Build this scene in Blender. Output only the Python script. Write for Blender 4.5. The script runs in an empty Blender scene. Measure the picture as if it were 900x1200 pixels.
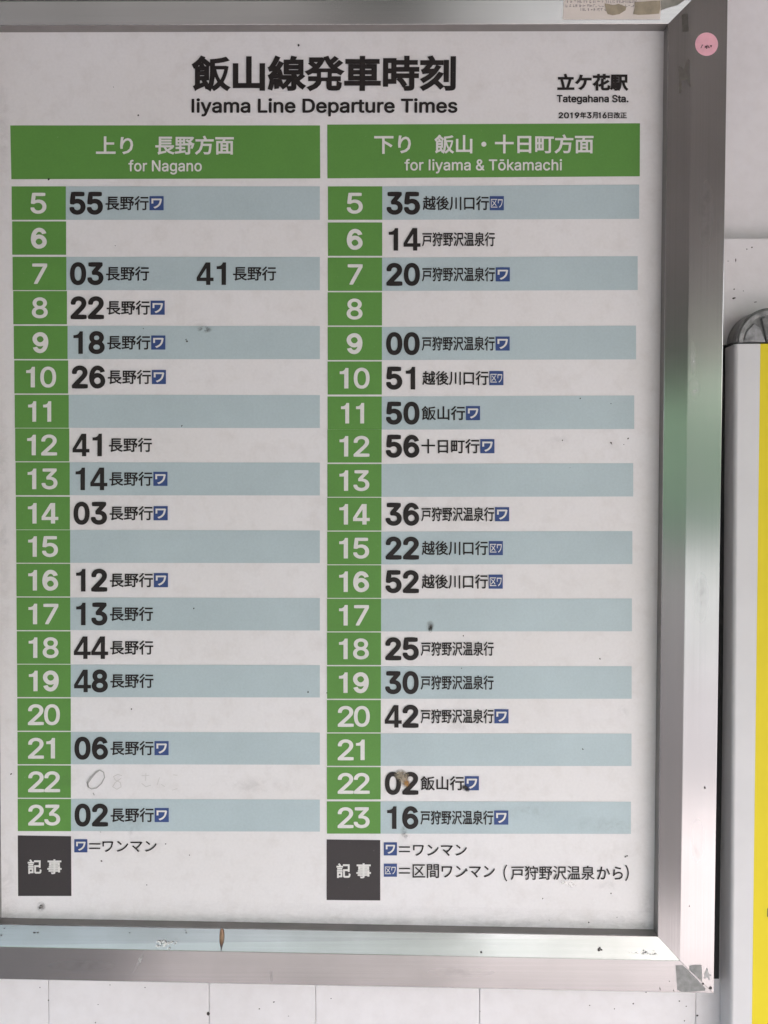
import bpy, bmesh, math, random, json
from mathutils import Vector, Matrix
S = bpy.context.scene
COL = S.collection
R = math.radians
random.seed(7)

# ------------------------------------------------------------------ camera
F, YAW, TILT = 1000.0, 0.8, 1.75            # focal length in photo pixels (900 wide), degrees left, degrees down
CAM = Vector((0.0, -1.0, 1.55))
cd = bpy.data.cameras.new('camera')
cd.sensor_fit = 'HORIZONTAL'; cd.sensor_width = 36.0; cd.lens = 36.0 * F / 900.0
cd.clip_start = 0.02; cd.clip_end = 500.0
cam = bpy.data.objects.new('camera', cd); COL.objects.link(cam)
cam.location = CAM
cam.rotation_euler = (R(90 - TILT), 0, R(YAW))
S.camera = cam
CR = cam.rotation_euler.to_matrix()

def P(u, v, d=0.0):
    """point of the real plane y = -d (d metres in front of the printed sheet) seen at photo pixel (u, v)"""
    r = CR @ Vector(((u - 450) / F, (600 - v) / F, -1.0))
    t = (-d - CAM.y) / r.y
    return CAM + r * t

# ------------------------------------------------------------------ world, sun, exposure
SUN_EL, SUN_AZ = 42.0, 150.0                # azimuth clockwise from +Y (the wall faces -Y)
w = bpy.data.worlds.new('World'); S.world = w; w.use_nodes = True
nt = w.node_tree
sky = nt.nodes.new('ShaderNodeTexSky'); sky.sky_type = 'NISHITA'; sky.sun_disc = False
sky.sun_elevation = R(SUN_EL); sky.sun_rotation = R(SUN_AZ); sky.dust_density = 3.5; sky.air_density = 1.0
nt.links.new(sky.outputs[0], nt.nodes['Background'].inputs[0])
nt.nodes['Background'].inputs[1].default_value = 0.15
sl = bpy.data.lights.new('sun', 'SUN'); sl.energy = 4.0; sl.angle = R(0.5); sl.color = (1.0, 0.968, 0.972)
sun = bpy.data.objects.new('sun', sl); COL.objects.link(sun)
sd = Vector((math.sin(R(SUN_AZ)) * math.cos(R(SUN_EL)), math.cos(R(SUN_AZ)) * math.cos(R(SUN_EL)), math.sin(R(SUN_EL))))
sun.rotation_euler = sd.to_track_quat('Z', 'Y').to_euler(); sun.location = (0, -3, 6)
S.view_settings.view_transform = 'Standard'; S.view_settings.look = 'None'
S.view_settings.exposure = 2.29; S.view_settings.gamma = 1.0
S.cycles.max_bounces = 8; S.cycles.diffuse_bounces = 5; S.cycles.glossy_bounces = 4
S.cycles.use_denoising = True

# ------------------------------------------------------------------ helpers
def tag(o, label=None, cat=None, group=None, kind=None):
    if label: o['label'] = label
    if cat: o['category'] = cat
    if group: o['group'] = group
    if kind: o['kind'] = kind
    return o

def link(name, me, mat=None, parent=None, smooth=False):
    o = bpy.data.objects.new(name, me); COL.objects.link(o)
    if mat is not None and not me.materials:
        for m in (mat if isinstance(mat, (list, tuple)) else [mat]): me.materials.append(m)
    if parent is not None: o.parent = parent
    if smooth:
        for p in me.polygons: p.use_smooth = True
    return o

def mesh(name, verts, faces, mat, parent=None, smooth=False, mi=None):
    me = bpy.data.meshes.new(name); me.from_pydata([tuple(v) for v in verts], [], faces); me.update()
    if mi: 
        me.materials.clear()
    o = link(name, me, mat, parent, smooth)
    if mi:
        for p, i in zip(me.polygons, mi): p.material_index = i
    return o

def from_bm(name, bm, mat, parent=None, smooth=False):
    bmesh.ops.recalc_face_normals(bm, faces=bm.faces)
    me = bpy.data.meshes.new(name); bm.to_mesh(me); bm.free()
    return link(name, me, mat, parent, smooth)

def box_bm(bm, x0, x1, y0, y1, z0, z1, bev=0.0, seg=2):
    r = bmesh.ops.create_cube(bm, size=1.0)
    vs = r['verts']
    for v in vs:
        v.co = Vector((x0 + (v.co.x + .5) * (x1 - x0), y0 + (v.co.y + .5) * (y1 - y0), z0 + (v.co.z + .5) * (z1 - z0)))
    if bev:
        es = list({e for v in vs for e in v.link_edges})
        bmesh.ops.bevel(bm, geom=es, offset=bev, segments=seg, affect='EDGES', profile=.5)

def empty(name, loc=(0, 0, 0)):
    o = bpy.data.objects.new(name, None); COL.objects.link(o); o.location = loc; o.empty_display_size = .05
    return o

def adopt(child, par):
    child.parent = par
    child.matrix_parent_inverse = Matrix.Translation(-Vector(par.location))

# ------------------------------------------------------------------ materials
def new_mat(name):
    m = bpy.data.materials.new(name); m.use_nodes = True
    return m, m.node_tree, m.node_tree.nodes['Principled BSDF']

def N(t, kind, **kw):
    n = t.nodes.new(kind)
    for k, v in kw.items(): setattr(n, k, v)
    return n

def noise(t, scale, detail=4, rough=.55, vec=None, dist=0.0):
    n = N(t, 'ShaderNodeTexNoise'); n.inputs['Scale'].default_value = scale; n.inputs['Detail'].default_value = detail
    n.inputs['Roughness'].default_value = rough; n.inputs['Distortion'].default_value = dist
    if vec is not None: t.links.new(vec, n.inputs['Vector'])
    return n

def ramp(t, src, stops):
    r = N(t, 'ShaderNodeValToRGB'); e = r.color_ramp.elements
    while len(e) < len(stops): e.new(.5)
    for el, (p, c) in zip(e, stops):
        el.position = p; el.color = c if len(c) == 4 else (*c, 1)
    t.links.new(src, r.inputs[0]); return r

def coords(t, sc=(1, 1, 1), loc=(0, 0, 0)):
    g = N(t, 'ShaderNodeNewGeometry')
    mp = N(t, 'ShaderNodeMapping'); mp.inputs['Scale'].default_value = sc; mp.inputs['Location'].default_value = loc
    t.links.new(g.outputs['Position'], mp.inputs['Vector']); return mp.outputs[0]

def mixc(t, fac, a, b, blend='MIX'):
    m = N(t, 'ShaderNodeMix', data_type='RGBA', blend_type=blend)
    for s, i in ((fac, 0), (a, 6), (b, 7)):
        if hasattr(s, 'is_linked') or hasattr(s, 'links'): t.links.new(s, m.inputs[i])
        else: m.inputs[i].default_value = s if i == 0 else ((*s, 1) if len(s) == 3 else s)
    return m.outputs[2]

def printed(name, col, rough=.42, fleck=.0, var=.10, spec=.35):
    """ink or paint on the sheet: faint cloudy wear, a fine grain and pin-point flecks"""
    m, t, b = new_mat(name)
    v = coords(t)
    n1 = noise(t, 9, 5, .6, v); n2 = noise(t, 420, 2, .5, v)
    r1 = ramp(t, n1.outputs[0], [(.3, (1 - var,) * 3), (.7, (1.0,) * 3)])
    r2 = ramp(t, n2.outputs[0], [(.25, (.93,) * 3), (.75, (1.0,) * 3)])
    c = mixc(t, 1.0, col, r1.outputs[0], 'MULTIPLY')
    c = mixc(t, 1.0, c, r2.outputs[0], 'MULTIPLY')
    if fleck:
        n3 = noise(t, 210, 3, .6, v)
        r3 = ramp(t, n3.outputs[0], [(.70, (0, 0, 0)), (.80, (1, 1, 1))])
        mm = N(t, 'ShaderNodeMath', operation='MULTIPLY'); mm.inputs[1].default_value = fleck
        t.links.new(r3.outputs[0], mm.inputs[0])
        c = mixc(t, mm.outputs[0], c, (.62, .60, .58))
    t.links.new(c, b.inputs['Base Color'])
    rr = ramp(t, n1.outputs[0], [(.3, (rough + .1,) * 3), (.7, (rough - .04,) * 3)])
    t.links.new(rr.outputs[0], b.inputs['Roughness'])
    b.inputs['Specular IOR Level'].default_value = spec
    return m

def sheet_mat():
    m, t, b = new_mat('white_printed_sheet')
    v = coords(t)
    n1 = noise(t, 3.5, 6, .62, v, .4); n2 = noise(t, 38, 5, .65, v); n3 = noise(t, 300, 2, .5, v)
    c = mixc(t, 1.0, (.79, .768, .785), ramp(t, n1.outputs[0], [(.32, (.94, .93, .91)), (.68, (1, 1, 1))]).outputs[0], 'MULTIPLY')
    c = mixc(t, 1.0, c, ramp(t, n2.outputs[0], [(.28, (.93, .92, .91)), (.5, (1, 1, 1))]).outputs[0], 'MULTIPLY')
    c = mixc(t, 1.0, c, ramp(t, n3.outputs[0], [(.3, (.965,) * 3), (.7, (1,) * 3)]).outputs[0], 'MULTIPLY')
    # pin-point flecks of dirt, a few per hand's breadth, patchy
    vo = N(t, 'ShaderNodeTexVoronoi'); vo.inputs['Scale'].default_value = 22; t.links.new(v, vo.inputs['Vector'])
    wn = N(t, 'ShaderNodeTexWhiteNoise', noise_dimensions='3D'); t.links.new(vo.outputs['Position'], wn.inputs['Vector'])
    rad = N(t, 'ShaderNodeMath', operation='MULTIPLY'); rad.inputs[1].default_value = .026; t.links.new(wn.outputs['Value'], rad.inputs[0])
    lt = N(t, 'ShaderNodeMath', operation='LESS_THAN'); t.links.new(vo.outputs['Distance'], lt.inputs[0]); t.links.new(rad.outputs[0], lt.inputs[1])
    sc = N(t, 'ShaderNodeMath', operation='MULTIPLY'); sc.inputs[1].default_value = .55; t.links.new(lt.outputs[0], sc.inputs[0])
    c = mixc(t, sc.outputs[0], c, (.16, .14, .13))
    t.links.new(c, b.inputs['Base Color'])
    b.inputs['Roughness'].default_value = .5; b.inputs['Specular IOR Level'].default_value = .3
    bp = N(t, 'ShaderNodeBump'); bp.inputs['Strength'].default_value = .04; bp.inputs['Distance'].default_value = .002
    t.links.new(n2.outputs[0], bp.inputs['Height']); t.links.new(bp.outputs[0], b.inputs['Normal'])
    return m

def wall_mat():
    m, t, b = new_mat('white_wall_paint')
    v = coords(t)
    n1 = noise(t, 4, 6, .6, v); n2 = noise(t, 60, 4, .6, v)
    c = mixc(t, 1.0, (.735, .708, .728), ramp(t, n1.outputs[0], [(.3, (.90, .89, .88)), (.65, (1, 1, 1))]).outputs[0], 'MULTIPLY')
    c = mixc(t, 1.0, c, ramp(t, n2.outputs[0], [(.3, (.95, .945, .94)), (.6, (1, 1, 1))]).outputs[0], 'MULTIPLY')
    vo = N(t, 'ShaderNodeTexVoronoi'); vo.inputs['Scale'].default_value = 34; t.links.new(v, vo.inputs['Vector'])
    wn = N(t, 'ShaderNodeTexWhiteNoise', noise_dimensions='3D'); t.links.new(vo.outputs['Position'], wn.inputs['Vector'])
    rad = N(t, 'ShaderNodeMath', operation='MULTIPLY'); rad.inputs[1].default_value = .036; t.links.new(wn.outputs['Value'], rad.inputs[0])
    lt = N(t, 'ShaderNodeMath', operation='LESS_THAN'); t.links.new(vo.outputs['Distance'], lt.inputs[0]); t.links.new(rad.outputs[0], lt.inputs[1])
    sc = N(t, 'ShaderNodeMath', operation='MULTIPLY'); sc.inputs[1].default_value = .6; t.links.new(lt.outputs[0], sc.inputs[0])
    c = mixc(t, sc.outputs[0], c, (.13, .10, .09))
    t.links.new(c, b.inputs['Base Color']); b.inputs['Roughness'].default_value = .55
    bp = N(t, 'ShaderNodeBump'); bp.inputs['Strength'].default_value = .12; bp.inputs['Distance'].default_value = .003
    t.links.new(n2.outputs[0], bp.inputs['Height']); t.links.new(bp.outputs[0], b.inputs['Normal'])
    return m

def metal(name, axis):
    """hairline-brushed aluminium; axis is the brushing direction"""
    m, t, b = new_mat(name)
    st = {0: (2.5, 500, 900), 2: (900, 500, 2.5)}[axis]
    vs = coords(t, st); v = coords(t)
    h = noise(t, 1.0, 3, .6, vs); cl = noise(t, 7, 5, .6, v)
    c = mixc(t, 1.0, (.465, .456, .452), ramp(t, h.outputs[0], [(.25, (.86,) * 3), (.75, (1,) * 3)]).outputs[0], 'MULTIPLY')
    c = mixc(t, 1.0, c, ramp(t, cl.outputs[0], [(.3, (.93, .925, .92)), (.6, (1, 1, 1))]).outputs[0], 'MULTIPLY')
    t.links.new(c, b.inputs['Base Color'])
    b.inputs['Metallic'].default_value = 1.0
    t.links.new(ramp(t, cl.outputs[0], [(.3, (.25,) * 3), (.7, (.19,) * 3)]).outputs[0], b.inputs['Roughness'])
    b.inputs['Anisotropic'].default_value = .75
    tv = N(t, 'ShaderNodeCombineXYZ'); tv.inputs[2 - axis].default_value = 1.0   # blur runs across the hairlines
    t.links.new(tv.outputs[0], b.inputs['Tangent'])
    bp = N(t, 'ShaderNodeBump'); bp.inputs['Strength'].default_value = .05; bp.inputs['Distance'].default_value = .0004
    t.links.new(h.outputs[0], bp.inputs['Height']); t.links.new(bp.outputs[0], b.inputs['Normal'])
    return m

def plain(name, col, rough=.5, metallic=0.0, var=.15, scale=40, bump=0.0, spec=.5):
    m, t, b = new_mat(name)
    v = coords(t); n1 = noise(t, scale, 5, .6, v)
    c = mixc(t, 1.0, col, ramp(t, n1.outputs[0], [(.3, (1 - var,) * 3), (.7, (1.0,) * 3)]).outputs[0], 'MULTIPLY')
    t.links.new(c, b.inputs['Base Color']); b.inputs['Roughness'].default_value = rough; b.inputs['Metallic'].default_value = metallic
    b.inputs['Specular IOR Level'].default_value = spec
    if bump:
        bp = N(t, 'ShaderNodeBump'); bp.inputs['Strength'].default_value = bump; bp.inputs['Distance'].default_value = .002
        t.links.new(n1.outputs[0], bp.inputs['Height']); t.links.new(bp.outputs[0], b.inputs['Normal'])
    return m

M = {
 'sheet': sheet_mat(), 'wall': wall_mat(), 'metal_h': metal('aluminium_brushed_along', 0), 'metal_v': metal('aluminium_brushed_upright', 2),
 'green': printed('green_ink', (.122, .305, .064), fleck=.25),
 'white_ink': printed('white_ink', (.78, .76, .74)),
 'black': printed('black_ink', (.027, .022, .022), rough=.4, var=.25, spec=.25, fleck=.10),
 'band': printed('blue_grey_ink', (.485, .578, .61)),
 'note': printed('dark_grey_ink', (.050, .043, .045), fleck=.2),
 'blue': printed('blue_ink', (.045, .082, .245)),
 'lip': plain('dark_lip', (.24, .225, .215), .45, metallic=.3), 'speck': plain('dirt', (.045, .038, .035), .8), 'smear': plain('grey_dirt', (.26, .24, .22), .8),
 'pencil': plain('pencil', (.44, .43, .425), .6), 'grey_ink': plain('grey_print', (.30, .27, .27), .6),
}

# ------------------------------------------------------------------ large structure, added out of view for light and reflections
IX = .6
def ground():  # unseen ground and hillside added for reflections
    def concrete(name, col, s=.8):
        m, t, b = new_mat(name)
        v = coords(t); n1 = noise(t, s, 6, .6, v); n2 = noise(t, 25, 5, .6, v)
        c = mixc(t, 1.0, col, ramp(t, n1.outputs[0], [(.3, (.82, .82, .82)), (.7, (1, 1, 1))]).outputs[0], 'MULTIPLY')
        c = mixc(t, 1.0, c, ramp(t, n2.outputs[0], [(.3, (.8, .8, .8)), (.7, (1, 1, 1))]).outputs[0], 'MULTIPLY')
        t.links.new(c, b.inputs['Base Color']); b.inputs['Roughness'].default_value = .85
        return m
    def sheet_of(name, x0, x1, y0, y1, z, m):
        return tag(mesh(name, [(x0, y0, z), (x1, y0, z), (x1, y1, z), (x0, y1, z)], [(0, 3, 2, 1)], m), kind='structure')
    # added for the frame to reflect: pale concrete apron along the building, greyer platform surface beyond it, then the step down to the track
    ac, oa = concrete('added_concrete', (.42, .39, .39)), concrete('dimmed_asphalt', (.30, .285, .285))
    sheet_of('added_apron', -1.0, 40, .6, -2.1, 0, ac)
    sheet_of('added_apron', .2, 40, -2.1, -3.1, 0, ac)
    sheet_of('added_apron', -40, -1.0, .6, -2.1, 0, oa)
    sheet_of('added_apron', -40, .2, -2.1, -3.1, 0, concrete('darkened_asphalt', (.055, .049, .048)))  # left-hand ground darkened in colour, as if shaded, for the rail's reflections
    pm = concrete('added_paving', (.15, .145, .148))
    o = mesh('added_platform', [(IX, -3.1, 0), (40, -3.1, 0), (40, -6.5, 0), (IX, -6.5, 0), (40, -6.5, -1.1), (IX, -6.5, -1.1)], [(0, 3, 2, 1), (3, 5, 4, 2)], pm); tag(o, kind='structure')
    o = mesh('added_platform', [(-40, -3.1, 0), (IX, -3.1, 0), (IX, -6.5, 0), (-40, -6.5, 0), (IX, -6.5, -1.1), (-40, -6.5, -1.1)], [(0, 3, 2, 1), (3, 5, 4, 2)], concrete('darkened_paving', (.028, .023, .022))); tag(o, kind='structure')  # left paving coloured near black so the upright rail reflects dark
    sheet_of('added_trackbed', -1.2, 200, -6.4, -60, -1.1, concrete('added_ballast', (.135, .15, .14), .3))
    sheet_of('added_field', -200, 1.0, -6.4, -60, -1.1, plain('darkened_soil', (.045, .039, .035), .9, var=.4, scale=1.2))  # soil tone darkened for the upright rail's reflection
    # wooded hillside across the line, added out of view for green reflections
    hm = plain('added_foliage', (.12, .222, .098), .9, var=.6, scale=.5)
    vs, fs = [], []
    nx, nr = 90, 14
    for j in range(nr):
        for i in range(nx):
            x = -150 + 300 * i / (nx - 1); f = j / (nr - 1)
            top = HILL + 1.2 * math.sin(x * .045 + 1) + .8 * math.sin(x * .13) + random.uniform(-.6, .6)
            vs.append((x + random.uniform(-.5, .5), -36 - 22 * f + random.uniform(-.6, .6), -1.2 + top * f ** .8 + random.uniform(IX, .3) * f))
    for j in range(nr - 1):
        for i in range(nx - 1):
            a = j * nx + i; fs.append((a, a + nx, a + nx + 1, a + 1))
    o = mesh('added_hillside', vs, fs, hm, smooth=True); tag(o, kind='structure')
HILL = 12.3
ground()

def unseen_canopy():  # unseen roof added to shade the wall and darken the frame's reflections
    bm = bmesh.new()
    box_bm(bm, .55, 2.6, -3.6, .02, 2.42, 2.52); box_bm(bm, .55, 2.6, -3.64, -3.602, 2.18, 2.50)
    box_bm(bm, -5.0, .548, -4.5, .02, 2.42, 2.52); box_bm(bm, -5.0, .548, -4.54, -4.502, 2.18, 2.50)
    for k in range(6):
        x = -4.6 + k * 1.38
        box_bm(bm, x, x + .09, -3.56, -.03, 2.30, 2.418)
    o = from_bm('added_canopy_roof', bm, plain('added_roof_timber', (.30, .288, .275), .8, var=.4, scale=12)); tag(o, kind='structure')
unseen_canopy()

# ------------------------------------------------------------------ wall
WALL = -.012                                 # its lower boards stand 12 mm behind the printed sheet
wall = empty('wall', (0, .03, 0)); tag(wall, 'white painted board wall with narrow joints behind both sign boards', 'wall')
zt = P(870, 279.5, WALL).z
ub = bmesh.new(); box_bm(ub, -3.0, 3.0, .031, .06, zt - .05, 2.42); adopt(from_bm('upper_panel', ub, M['wall']), wall)
xs = [-3.0, P(-150, 1180, WALL).x] + [P(u, 1180, WALL).x for u in (57, 245, 370, 562, 815.5, 1003)] + [3.0]
for a, b in zip(xs[:-1], xs[1:]):
    bm = bmesh.new(); box_bm(bm, a + .00025, b - .00025, .012, .045, 0, zt, .0006, 2)
    adopt(from_bm('wall_board', bm, M['wall']), wall)
bm = bmesh.new(); box_bm(bm, -3, 3, .0465, .058, 0, zt - .06); adopt(from_bm('backing', bm, plain('dark_backing', (.12, .11, .11), .9)), wall)
# specks on the wall: little irregular dabs lying on the paint
def dab(bm, c, rx, rz, ang=0, y=0.0, n=9):
    vs = []
    for i in range(n):
        a = 2 * math.pi * i / n; k = random.uniform(.7, 1.15)
        x, z = rx * k * math.cos(a), rz * k * math.sin(a)
        vs.append(bm.verts.new((c.x + x * math.cos(ang) - z * math.sin(ang), c.y - y, c.z + x * math.sin(ang) + z * math.cos(ang))))
    bm.faces.new(vs)
bm = bmesh.new()
for (u, v, a, b, g) in ((860, 349.5, 2.2, 1.3, .35), (860, 339, .9, .9, 0), (881, 290, 1.0, .9, 0), (875, 292, .7, .8, 0), (862, 305, .6, 2.4, 0),
                        (871, 341, .6, .6, 0), (885, 354, 1.9, .6, .1), (853, 306, .8, .5, 0), (244, 1188, 2.4, 2.6, 0), (796, 1173, 1.0, 1.0, 0), (804, 1179, .8, .8, 0),
                        (802, 1196, .9, .9, 0), (817, 1190, 1.6, 1.3, .3), (742, 1176, 1.2, .9, 0), (691, 1178, .8, .8, 0), (720, 1182, .7, .8, 0), (57, 1172, .9, .9, 0),
                        (47, 1157, .7, .9, 0), (112, 1198, .8, .9, 0), (170, 1157, .8, .8, 0), (129, 1154, .7, .5, 0), (321, 1174, 1.5, .8, .3), (304, 1182, 1.1, .8, .4),
                        (388, 1170, .7, .7, 0), (115, 1177, .8, .5, 0)):
    dab(bm, P(u, v, WALL), a / 1000, b / 1000, g, .0004)
adopt(tag(from_bm('dirt_specks', bm, M['speck']), kind='stuff'), wall)

# ------------------------------------------------------------------ the timetable board
board = empty('timetable_board', (0, 0, 1.0))
tag(board, 'large aluminium-framed station timetable with green columns on the white wall', 'timetable')

LIP, FACE = .015, .0238
lev1 = dict(TL=(-14, 29.8), TR=(783, 28), BR=(770.5, 1097), BL=(-5, 1083))
lev2 = dict(TL=(-42, 1.5), TR=(811.5, -.5), BR=(797, 1126), BL=(-33, 1109))
lev3 = dict(TL=(-84, -41), TR=(853.5, -42), BR=(836.3, 1164), BL=(-73, 1146))
def levels(c):
    a, b, d = P(*lev1[c], LIP), P(*lev2[c], FACE), P(*lev3[c], FACE)
    return [Vector((a.x, .002, a.z)), a, b, d, Vector((d.x, .0115, d.z))]
def rail(name, A, B, mat):
    la, lb = levels(A), levels(B)
    ax = (lb[1] - la[1]).normalized() * .00018
    bm = bmesh.new()
    va = [bm.verts.new(p + ax) for p in la]; vb = [bm.verts.new(p - ax) for p in lb]
    long_e = []
    for i in range(4): bm.faces.new((va[i], va[i + 1], vb[i + 1], vb[i])).material_index = 1 if i == 0 else 0
    bm.faces.new((va[4], va[0], vb[0], vb[4])); bm.faces.new(va[::-1]); bm.faces.new(vb)
    bm.edges.ensure_lookup_table()
    for i, wd in ((1, .0007), (2, .0003), (3, .0006)):
        e = bm.edges.get((va[i], vb[i]))
        if e: long_e.append(e)
    bmesh.ops.bevel(bm, geom=long_e, offset=.0006, segments=2, affect='EDGES', profile=.5)
    o = from_bm(name, bm, [mat, M['lip']]); adopt(o, board); return o
rails = [rail('frame_rail', 'TL', 'TR', M['metal_h']), rail('frame_rail', 'TR', 'BR', M['metal_v']),
         rail('frame_rail', 'BR', 'BL', M['metal_h']), rail('frame_rail', 'BL', 'TL', M['metal_v'])]

c = [P(*lev1[k], LIP) for k in ('TL', 'TR', 'BR', 'BL')]
q = [(c[0].x - .006, c[0].z + .006), (c[1].x + .006, c[1].z + .006), (c[2].x + .006, c[2].z - .006), (c[3].x - .006, c[3].z - .006)]
vs = [(x, 0, z) for x, z in q] + [(x, .003, z) for x, z in q]
sheet = mesh('timetable_sheet', vs, [(0, 3, 2, 1), (4, 5, 6, 7), (0, 1, 5, 4), (1, 2, 6, 5), (2, 3, 7, 6), (3, 0, 4, 7)], M['sheet'])
adopt(sheet, board)
bmb = bmesh.new(); box_bm(bmb, q[3][0] - .004, q[1][0] + .004, .0036, .010, q[2][1] - .004, q[0][1] + .004)
adopt(from_bm('back_plate', bmb, plain('back_plate_grey', (.4, .4, .4), .6)), board)

def sub(o, label=None):
    """make o a sub-part of the printed sheet"""
    o.parent = sheet
    o.matrix_parent_inverse = Matrix.Identity(4)
    if label: o['label'] = label
    return o

def quad(name, pts, d, mat):
    return sub(mesh(name, [P(u, v, d) for u, v in pts], [(0, 3, 2, 1)], mat))

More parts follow.
